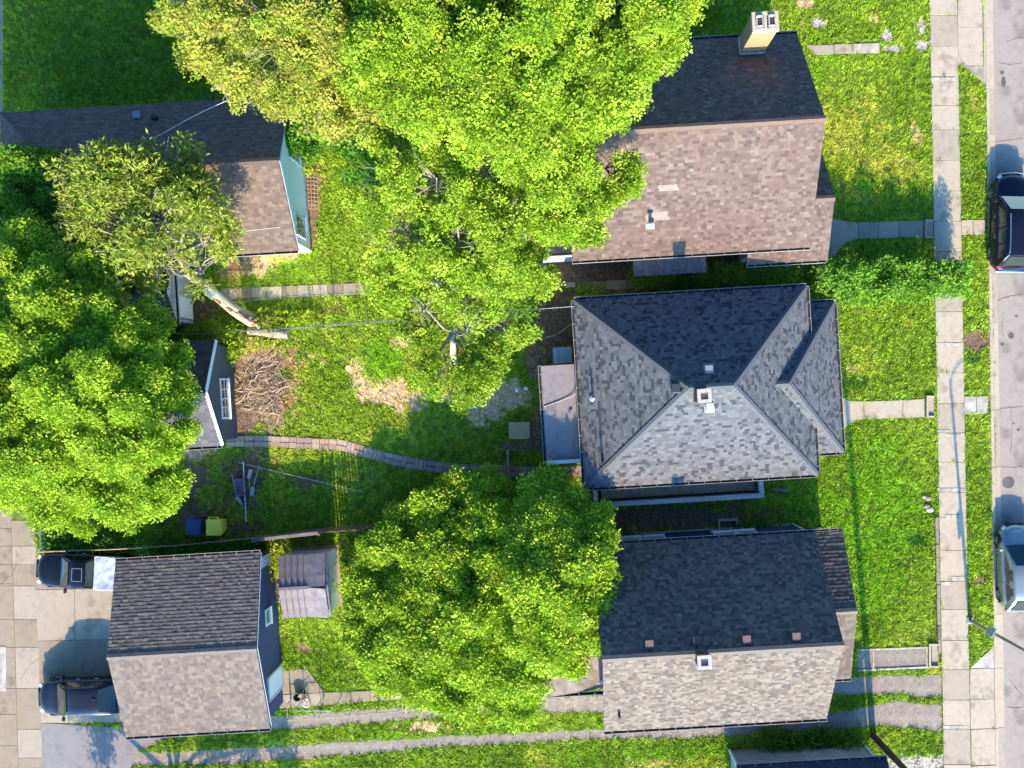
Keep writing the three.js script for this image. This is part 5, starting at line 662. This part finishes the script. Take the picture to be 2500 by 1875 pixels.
function wire(label, pts, r = .016, mat = M.metal) { one('overhead_cable', tube(pts, r, 40, 5), mat, label, 'cable'); }
wire('thin pale cable crossing above the mint house roof', [g(150, 440, 5.2), g(360, 345, 5.1), g(480, 280, 5.2), g(590, 228, 5.5), g(690, 170, 6)], .011, M.white);
wire('pair of service cables reaching the hip roof corner', [g(1180, 770, 4.2), g(1290, 757, 3.7), g(1402, 748, 3.3)], .01, M.whitePaint);
wire('sagging service cable behind the air conditioner', [g(1255, 830, 3.5), g(1310, 828, 3.2), g(1360, 815, 3.1), g(1404, 782, 3.2)], .014, M.black);
wire('pale cable over the south slope of the mint house', [g(480, 590, 4), g(600, 565, 3.8), g(722, 551, 3.2)], .007, M.white);
function chainFence(label, pts, h, mat, rail = .022) {
  const t = thing('chain_link_fence', label, 'fence'), w = []; for (let i = 0; i + 1 < pts.length; i++) { const a = pts[i], b = pts[i + 1], L = a.distanceTo(b), n = Math.max(1, Math.round(L / 2.4)); part('top_rail', bar(V(a.x, h, a.z), V(b.x, h, b.z), rail, 8), mat, t); for (let k = 0; k <= (i + 2 === pts.length ? n : n - 1); k++) { const p = a.clone().lerp(b, k / n); part('post', bar(V(p.x, 0, p.z), V(p.x, h + .05, p.z), .028, 8), mat, t); } const d = b.clone().sub(a).normalize(), st = .16; for (let u = 0; u < L - .05; u += st) for (const s of [-1, 1]) { const p = a.clone().addScaledVector(d, u), q = a.clone().addScaledVector(d, Math.max(0, Math.min(L, u + s * h * .5))); w.push(bar(V(p.x, .03, p.z), V(q.x, h, q.z), .004, 3)); } } part('wire_mesh', w, M.metal, t); return t;
}
chainFence('pale chain link fence between the mint yard and brush bed', [g(440, 818), g(600, 812), g(700, 806), g(790, 798), g(900, 790), g(1000, 784)], 1.1, M.darkMetal, .014);
chainFence('chain link fence with tan rail behind the black pickup', [g(128, 1337), g(300, 1331), g(460, 1322), g(640, 1304)], 1.1, M.paleWood, .026);
chainFence('short chain link fence beside the weeds at the alley', [g(130, 1270), g(131, 1335)], 1.1, M.metal);
chainFence('thin wire fence south of the mint yard path', [g(570, 742), g(700, 728), g(930, 716)], .8, M.darkMetal, .01);
{ // tall picket fence, each picket by itself
  const t = thing('picket_fence', 'tall weathered wooden picket fence across the back yard', 'fence'), a = g(800, 1286), b = g(1320, 1252), d = b.clone().sub(a), L = d.length(), r = rng(8), ang = Math.atan2(-d.z, d.x), n = Math.floor(L / .15), mats = [M.greyWood, M.wood, std(srgb(128, 118, 106), .9, { map: grainTex })];
  const pg = prism([[-.05, 0], [.05, 0], [.05, .94], [0, 1], [-.05, .94]], -.01, .01); for (let i = 0; i < n; i++) { const m = part('picket', pg, mats[Math.floor(r() * 3)], t), p = a.clone().addScaledVector(d, (i + .5) / n); m.position.set(p.x, 0, p.z); m.scale.set(1, 1.78 + (r() - .5) * .08, 1); m.rotation.set((r() - .5) * .03, ang, (r() - .5) * .03); }
  for (const y of [.4, 1.4]) part('rail', plank(V(a.x, y, a.z + .035), V(b.x, y, b.z + .035), .05, .09), M.wood, t); for (let i = 0; i <= 4; i++) { const p = a.clone().addScaledVector(d, i / 4); part('post', box(.1, 1.7, .1, p.x, .85, p.z + .1), M.wood, t); }
  const u = thing('board_fence', 'grey board fence behind the metal shed', 'fence'), A = g(640, 1306), B = g(800, 1288), dd = B.clone().sub(A), ll = dd.length(), nn = Math.floor(ll / .16); for (let i = 0; i < nn; i++) { const p = A.clone().addScaledVector(dd, (i + .5) / nn), m = part('board', box(.15, 1, .025, 0, .5, 0), mats[Math.floor(r() * 3)], u); m.position.set(p.x, 0, p.z); m.rotation.y = ang; m.scale.y = 1.5 + (r() - .5) * .1; } part('cap_rail', plank(V(A.x, 1.56, A.z), V(B.x, 1.56, B.z), .16, .05), M.greyWood, u);
  const gt = thing('garden_gate', 'narrow wooden gate post row where the brick path meets the fence', 'gate'), c0 = g(1242, 1100), c1 = g(1243, 1165); part('post', box(.09, 1.1, .09, c0.x, .55, c0.z), M.paleWood, gt); part('post', box(.09, 1.1, .09, c1.x, .55, c1.z), M.paleWood, gt); part('rail', plank(V(c0.x, 1.02, c0.z), V(c1.x, 1.02, c1.z), .09, .06), M.paleWood, gt); for (let i = 0; i < 7; i++) part('picket', box(.02, 1, .08, c0.x + .03, .5, lerp(c0.z, c1.z, (i + .5) / 7)), M.greyWood, gt);
}
{ // rabbit-high wire fence round the concrete slab by the garage
  const t = thing('wire_fence', 'low wire fence along the slab south of the yellow green tree', 'fence'); const pts = [g(712, 1706), g(713, 1744), g(860, 1733), g(990, 1722), g(989, 1682)]; for (let i = 0; i + 1 < pts.length; i++) part('top_rail', bar(V(pts[i].x, .75, pts[i].z), V(pts[i + 1].x, .75, pts[i + 1].z), .016, 6), M.paleWood, t); for (const p of [...pts, g(786, 1738), g(925, 1727)]) part('post', bar(V(p.x, 0, p.z), V(p.x, .8, p.z), .024, 6), M.metal, t);
  const rack = thing('clothes_frame', 'slender grey metal clothes frame standing on the grass by the shed', 'clothes frame'); for (const [x, y] of [[745, 1700], [790, 1700], [834, 1700]]) { const p = g(x, y); part('post', bar(V(p.x, 0, p.z), V(p.x, 1.9, p.z), .022, 8), M.metal, rack); } const a = g(745, 1700), b = g(834, 1700); part('cross_bar', bar(V(a.x, 1.88, a.z), V(b.x, 1.88, b.z), .018, 8), M.metal, rack);
}

// ------------------------------------------------------------------ small things in the yards
function bin(name, label, px, py, mat, w, d, h, turn) {
  const c = g(px, py, h), t = thing(name, label, 'bin', V(c.x, 0, c.z), turn); const q = new THREE.BoxGeometry(w, h - .08, d, 1, 1, 1), p = q.attributes.position; for (let i = 0; i < p.count; i++) if (p.getY(i) < 0) { p.setX(i, p.getX(i) * .78); p.setZ(i, p.getZ(i) * .78); } part('body', q.translate(0, h / 2 - .02, 0), mat, t);
  const lid = part('lid', rbox(w + .06, .06, d + .06, .03, 0, h - .03, 0), mat, t); part('lid_panel', rbox(w - .1, .02, d - .12, .01, 0, h + .004, 0), mat, lid); for (const x of [-.2, .2]) part('hinge', rbox(.06, .05, .14, .015, x, h - .02, -d / 2 - .08), mat, t); part('handle', bar(V(-.26, h - .06, -d / 2 - .12), V(.26, h - .06, -d / 2 - .12), .018, 8), mat, t); for (const x of [-w / 2 + .06, w / 2 - .06]) part('wheel', new THREE.CylinderGeometry(.12, .12, .06, 14).rotateZ(Math.PI / 2).translate(x * .8, .12, -d / 2 + .08), M.rubber, t); return { t, lid };
}
{ const b = bin('wheeled_bin', 'yellow wheeled bin with dark print on its lid', 521, 1288, M.yellow, .66, .72, 1.02, .02), l = [box(.26, .004, .035, .02, 1.021, .13)]; for (let k = 0; k < 5; k++) l.push(box(.035, .004, .09, -.08 + k * .055, 1.021, .23)); part('print', l, M.ink, b.lid); }
{ const b = bin('wheeled_bin', 'dark blue wheeled bin beside the yellow bin', 471, 1288, M.blueBin, .62, .7, 1.0, -.06); part('print', [box(.22, .004, .04, .02, 1.001, .16)], std(srgb(120, 130, 160), .6), b.lid); }
bin('wheeled_bin', 'navy wheeled bin under the lean-to of the brown roofed house', 1606, 664, M.blueBin, .62, .7, 1.0, .05);
{ const c = g(1374, 868, .8), t = thing('air_conditioner', 'air conditioner under a pale blue grey cover by the back porch', 'air conditioner', V(c.x, 0, c.z), .06), cov = std(srgb(176, 194, 212), .55); part('pad', planar(box(1, .08, .95, 0, .04, 0), 1.2), M.concreteGrey, t); part('casing', rbox(.76, .7, .72, .04, 0, .42, 0), M.metal, t); const q = new RoundedBoxGeometry(.86, .16, .76, 6, .06), p = q.attributes.position; for (let i = 0; i < p.count; i++) p.setY(i, p.getY(i) + (fbm(p.getX(i) * 5 + 3, p.getZ(i) * 5, 3) - .5) * .09); q.computeVertexNormals(); part('cover', q.translate(0, .78, 0), cov, t); part('strap', box(.06, .02, .8, -.2, .875, 0), std(srgb(150, 170, 196), .6), t); }
{ const c = g(1268, 1051, .35), t = thing('well_cover', 'square sandy concrete well cover raised above the lawn', 'well cover', V(c.x, 0, c.z), .02); part('curb', planar(box(.94, .3, .74, 0, .15, 0), 1), M.concreteOld, t); part('lid', planar(rbox(1.02, .07, .82, .02, 0, .335, 0), 1.3), std(srgb(214, 184, 138), .95, { map: stainTex }), t); }
for (const [x, y, l] of [[1262, 952, 'white capped vent post, the one further from the back porch'], [1284, 948, 'white capped vent post, the one nearer the back porch']]) { const c = g(x, y, .6), t = thing('vent_post', l, 'post', V(c.x, 0, c.z)); part('pipe', bar(V(0, 0, 0), V(0, .56, 0), .055, 12), M.white, t); part('cap', new THREE.SphereGeometry(.1, 14, 8, 0, 6.3, 0, 1.6).scale(1, .6, 1).translate(0, .55, 0), M.white, t); }
{ const c = g(1311, 1082, .1), t = one('hoop_ring', new THREE.TorusGeometry(.2, .016, 6, 22).rotateX(Math.PI / 2).translate(c.x, .1, c.z), M.darkMetal, 'dark metal ring lying in the mulch by the back porch', 'ring'); }
{ // brush pile
  const r = rng(66), c = g(640, 930), t = thing('brush_pile', 'heap of dry brown branches in the dug garden bed', 'brush pile', V(c.x, 0, c.z)), l = [[], [], []]; for (let i = 0; i < 420; i++) { const a = r() * 6.283, d = Math.sqrt(r()), x = Math.cos(a) * d * 1.2, z = Math.sin(a) * d * 1.5 + .45, y = .03 + (1 - d) * .38 * r(), b = r() * 6.283, L = .25 + r() * .8; l[i % 3].push(taper([V(x, y, z), V(x + Math.cos(b) * L * .5, y + .05 + r() * .08, z + Math.sin(b) * L * .5 + (r() - .5) * .2), V(x + Math.cos(b + .4) * L, y + (r() - .4) * .1, z + Math.sin(b + .4) * L)], (.006 + Math.pow(r(), 4) * .035), .004, 5, 4)); } [M.deadStem, M.leafLitter, std(srgb(206, 178, 146), .95)].forEach((m, i) => part('branches', l[i], m, t));
}
{ // dry grass clump behind the shed, leaf litter in the gutter, twigs by the mint house: matter nobody counts
  const r = rng(67), mk = (name, label, cat, boxes, n, mat, L, flat) => { const geo = merge([...Array(5).keys()].map((i) => { const a = i * 1.3, q = taper([V(0, 0, 0), V(Math.cos(a) * .5, flat ? .1 : .5, Math.sin(a) * .5), V(Math.cos(a + .5), flat ? .05 : .8, Math.sin(a + .5))], .05, .02, 3, 3); return q; })), im = new THREE.InstancedMesh(geo, mat, n), m = new THREE.Matrix4(), e = new THREE.Quaternion(); for (let i = 0; i < n; i++) { const b = boxes[Math.floor(r() * boxes.length)], p = g(lerp(b[0], b[1], r()), lerp(b[2], b[3], r())); e.setFromAxisAngle(V(0, 1, 0), r() * 6.283); const s = L * (.5 + r()); m.compose(V(p.x, b[4] + r() * .02, p.z), e, V(s, s, s)); im.setMatrixAt(i, m); } im.name = numbered(name); im.userData.kind = 'stuff'; tag(im, label, cat); im.castShadow = im.receiveShadow = true; scene.add(im); };
  mk('leaf_litter', 'brown leaf litter lying in the gutter', 'leaves', [[2421, 2432, 880, 1180, -.085], [2422, 2434, 1020, 1120, -.085], [2416, 2428, 690, 870, -.085]], 420, M.leafLitter, .05, true);
  mk('dry_grass', 'tuft of straw coloured dry grass beside the metal shed', 'dry grass', [[664, 682, 1400, 1450, 0]], 90, M.deadStem, .35, false);
  mk('leaf_litter', 'brown twigs and leaf litter below the mint wall', 'leaves', [[738, 772, 350, 570, 0], [560, 640, 625, 660, 0]], 500, M.leafLitter, .09, true);
  mk('leaf_litter', 'dry bits scattered over the garden bed', 'leaves', [[570, 690, 850, 1050, 0]], 700, M.deadStem, .08, true);
}
{ // wooden lattice leaning by the mint wall
  const a = g(738, 425), b = g(776, 512), t = thing('lattice', 'tan wooden lattice trellis lying beside the mint house wall', 'trellis'); for (let i = 0; i < 6; i++) { const x = lerp(a.x, b.x, i / 5); part('slat', plank(V(x, .3 - .2 * i / 5, a.z), V(x + .06, .3 - .2 * i / 5, b.z), .035, .015), M.paleWood, t); } for (let i = 0; i < 10; i++) { const z = lerp(a.z, b.z, i / 9); part('slat', plank(V(a.x - .02, .32, z), V(b.x + .04, .11, z), .035, .015), M.paleWood, t); }
}
{ // sawn log and the split stump
  const a = g(606, 806, .25), b = g(702, 816, .25), t = thing('sawn_log', 'pale barkless log with sawn end lying by the fence', 'log'); part('bark', taper([V(a.x, .22, a.z), V((a.x + b.x) / 2, .24, (a.z + b.z) / 2 + .02), V(b.x, .23, b.z)], .2, .24, 10, 12), std(srgb(196, 180, 160), .9, { map: grainTex }), t); part('cut_end', new THREE.CylinderGeometry(.235, .235, .03, 16).rotateZ(Math.PI / 2).translate(b.x + .012, .23, b.z), std(srgb(224, 214, 196), .9, { map: grainTex }), t);
  const u = thing('split_trunk', 'torn slab of reddish rotten wood on the leaning trunk', 'trunk piece'); const r = rng(12); for (let i = 0; i < 9; i++) { const k = i / 9, p = g(lerp(628, 500, k), lerp(792, 712, k), lerp(.3, 3.2, k)), q = g(lerp(628, 500, k + .16), lerp(792, 712, k + .16), lerp(.3, 3.2, k + .16)); const o = V(.16 + (r() - .5) * .16, .14, .2 + (r() - .5) * .16); part('splinter', taper([p.clone().add(o), p.clone().lerp(q, .5).add(o).add(V(.05, .05, 0)), q.clone().add(o)], .07 + r() * .05, .02, 6, 6), i % 2 ? M.rotWood : M.paleBark, u); }
}
function lay(name, label, cat, a, b, r, mat, h = .04) { return one(name, bar(V(g(...a).x, h, g(...a).z), V(g(...b).x, h, g(...b).z), r, 8), mat, label, cat); }
{ const t = thing('metal_pole', 'long white jointed metal pole lying on the dark grass', 'pole'), a = g(600, 1126), b = g(606, 1270), m = a.clone().lerp(b, .82); part('tube', bar(V(a.x, .34, a.z), V(m.x, .3, m.z), .026, 8), M.white, t); part('tube', bar(V(m.x, .3, m.z), V(b.x, .29, b.z), .021, 8), M.white, t); part('joint', bar(V(m.x, .3, m.z - .04), V(m.x, .3, m.z + .04), .032, 8), M.metal, t); part('end_cap', new THREE.SphereGeometry(.035, 8, 6).translate(a.x, .34, a.z), M.white, t); part('end_cap', new THREE.SphereGeometry(.03, 8, 6).translate(b.x, .29, b.z), M.white, t); }
{ const t = thing('long_rod', 'thin pale rod stretched across the shaded grass', 'rod'), a = g(587, 1129), b = g(887, 1200); part('rod', bar(V(a.x, .16, a.z), V(b.x, .14, b.z), .016, 6), M.whitePaint, t); part('tip', bar(V(b.x, .06, b.z), V(b.x + .06, .06, b.z + .014), .02, 6), M.wood, t); }
for (const [label, h0, h1, b0, b1] of [['long handled paddle with grey blade, nearest the blue bin', [568, 1158], [579, 1210], [581, 1214], [594, 1228]], ['long handled paddle with upright grey blade, nearest the sunny grass', [635, 1134], [620, 1187], [619, 1190], [617, 1208]], ['long handled paddle whose blade points at the slate garage', [613, 1213], [609, 1168], [609, 1166], [614, 1147]]]) { const t = thing('paddle_tool', label, 'garden tool', V(0, 0, 0), 0, 'tools lying on the grass'), A = g(...h0), B = g(...h1), C = g(...b0), D = g(...b1); part('handle', bar(V(A.x, .1, A.z), V(B.x, .1, B.z), .022, 7), M.whitePaint, t); const q = rbox(C.distanceTo(D) + .08, .07, .19, .03); q.rotateY(Math.atan2(-(D.z - C.z), D.x - C.x)); part('blade', q.translate((C.x + D.x) / 2, .11, (C.z + D.z) / 2), M.whitePaint, t); }
for (const [label, a, b] of [['thin stick crossing the others, pointing at the garage eave', [607, 1240], [632, 1200]], ['thin stick pointing away from the white pole', [618, 1208], [644, 1242]], ['thin stick beside the joint of the white pole', [611, 1214], [626, 1254]]]) { const t = thing('garden_stick', label, 'stick', V(0, 0, 0), 0, 'sticks lying on the grass'), A = g(...a), B = g(...b); part('shaft', bar(V(A.x, .12, A.z), V(B.x, .12, B.z), .016, 6), M.paleWood, t); part('knob', new THREE.SphereGeometry(.03, 8, 6).translate(B.x, .05, B.z), M.wood, t); }
{ const c = g(594, 1182), t = thing('wheelbarrow', 'dull plum coloured wheelbarrow with folded wooden handles', 'wheelbarrow', V(c.x, 0, c.z), .08), q = new THREE.CylinderGeometry(.46, .28, .3, 4, 1, true).rotateY(Math.PI / 4).scale(.78, 1, 1.25); part('tray', [q.translate(0, .38, .1), box(.4, .02, .66, 0, .24, .1)], std(srgb(116, 100, 112), .6, { side: THREE.DoubleSide }), t); part('wheel', new THREE.TorusGeometry(.15, .05, 8, 18).rotateY(Math.PI / 2).translate(.02, .2, .72), M.rubber, t); part('hub', new THREE.CylinderGeometry(.06, .06, .1, 10).rotateZ(Math.PI / 2).translate(.02, .2, .72), M.white, t); for (const s of [-1, 1]) { part('handle', bar(V(s * .12, .22, .7), V(s * .3, .5, -.85), .022, 7), M.rotWood, t); part('leg', bar(V(s * .22, 0, -.2), V(s * .24, .35, -.25), .018, 6), M.darkMetal, t); } }
{ const c = g(748, 1703), t = thing('tricycle', 'small orange red tricycle with wooden seat on the concrete slab', 'tricycle', V(c.x, 0, c.z), -.75); part('front_wheel', new THREE.TorusGeometry(.2, .03, 8, 20).translate(.16, .22, 0).rotateX(.6), M.white, t); for (const z of [-.17, .17]) part('rear_wheel', new THREE.TorusGeometry(.11, .03, 8, 16).translate(-.34, .12, z), M.rubber, t); part('frame', tube([V(.16, .42, 0), V(0, .3, 0), V(-.2, .18, 0), V(-.36, .14, 0)], .03, 14, 7), M.orange, t); part('fork', [bar(V(.2, .16, .06), V(.12, .5, .05), .018, 6), bar(V(.2, .16, -.06), V(.12, .5, -.05), .018, 6)], M.orange, t); part('handlebar', bar(V(.1, .52, -.2), V(.1, .52, .2), .018, 6), M.chrome, t); part('seat', rbox(.3, .05, .2, .02, -.22, .32, 0), M.paleWood, t); part('axle', bar(V(-.34, .12, -.18), V(-.34, .12, .18), .015, 6), M.metal, t); const b = g(730, 1697), p = thing('plastic_tub', 'dark green plastic tub behind the tricycle', 'tub', V(b.x, 0, b.z)); part('tub', new THREE.LatheGeometry([[0, .02], [.15, .02], [.19, .3], [.21, .31], [.21, .33], [.18, .33], [.14, .1], [0, .1]].map((q) => new THREE.Vector2(...q)), 20), std(srgb(62, 78, 66), .6), p); }
for (const [x, y, l] of [[667, 1477, 'pale concrete block with dark cores by the garage wall'], [676, 1463, 'plain pale concrete block against the shed']]) { const c = g(x, y), t = thing('concrete_block', l, 'block', V(c.x, 0, c.z), .05, 'concrete blocks beside the shed'); part('shell', [box(.4, .19, .04, 0, .095, .08), box(.4, .19, .04, 0, .095, -.08), box(.04, .19, .12, -.18, .095, 0), box(.04, .19, .12, .18, .095, 0), box(.04, .19, .12, 0, .095, 0)], M.concretePale, t); part('core', box(.32, .02, .12, 0, .02, 0), M.black, t); }
{ const c = g(1902, 1195), t = one('log_section', taper([V(c.x - .42, .1, c.z - .03), V(c.x, .1, c.z), V(c.x + .42, .1, c.z + .05)], .1, .085, 6, 9), M.greyWood, 'short grey log on the shaded lawn near the side porch', 'log'); }
{ const c = g(2266, 1233), r = rng(13), t = thing('garden_stones', 'pale stones at the lawn edge beside the sidewalk', 'stones', V(c.x, 0, c.z)); for (let i = 0; i < 5; i++) { const q = new THREE.IcosahedronGeometry(.1 + r() * .06, 1), p = q.attributes.position; for (let k = 0; k < p.count; k++) { const f = 1 + (hash2(Math.round(p.getX(k) * 90) + i * 7, Math.round(p.getZ(k) * 90)) - .5) * .3; p.setXYZ(k, p.getX(k) * f * 1.3, p.getY(k) * .6, p.getZ(k) * f); } q.computeVertexNormals(); part('stone', q.translate((r() - .5) * .4, .05, (r() - .5) * .8), i % 2 ? M.concretePale : M.concreteOld, t); } }
renderer.render(scene, camera);
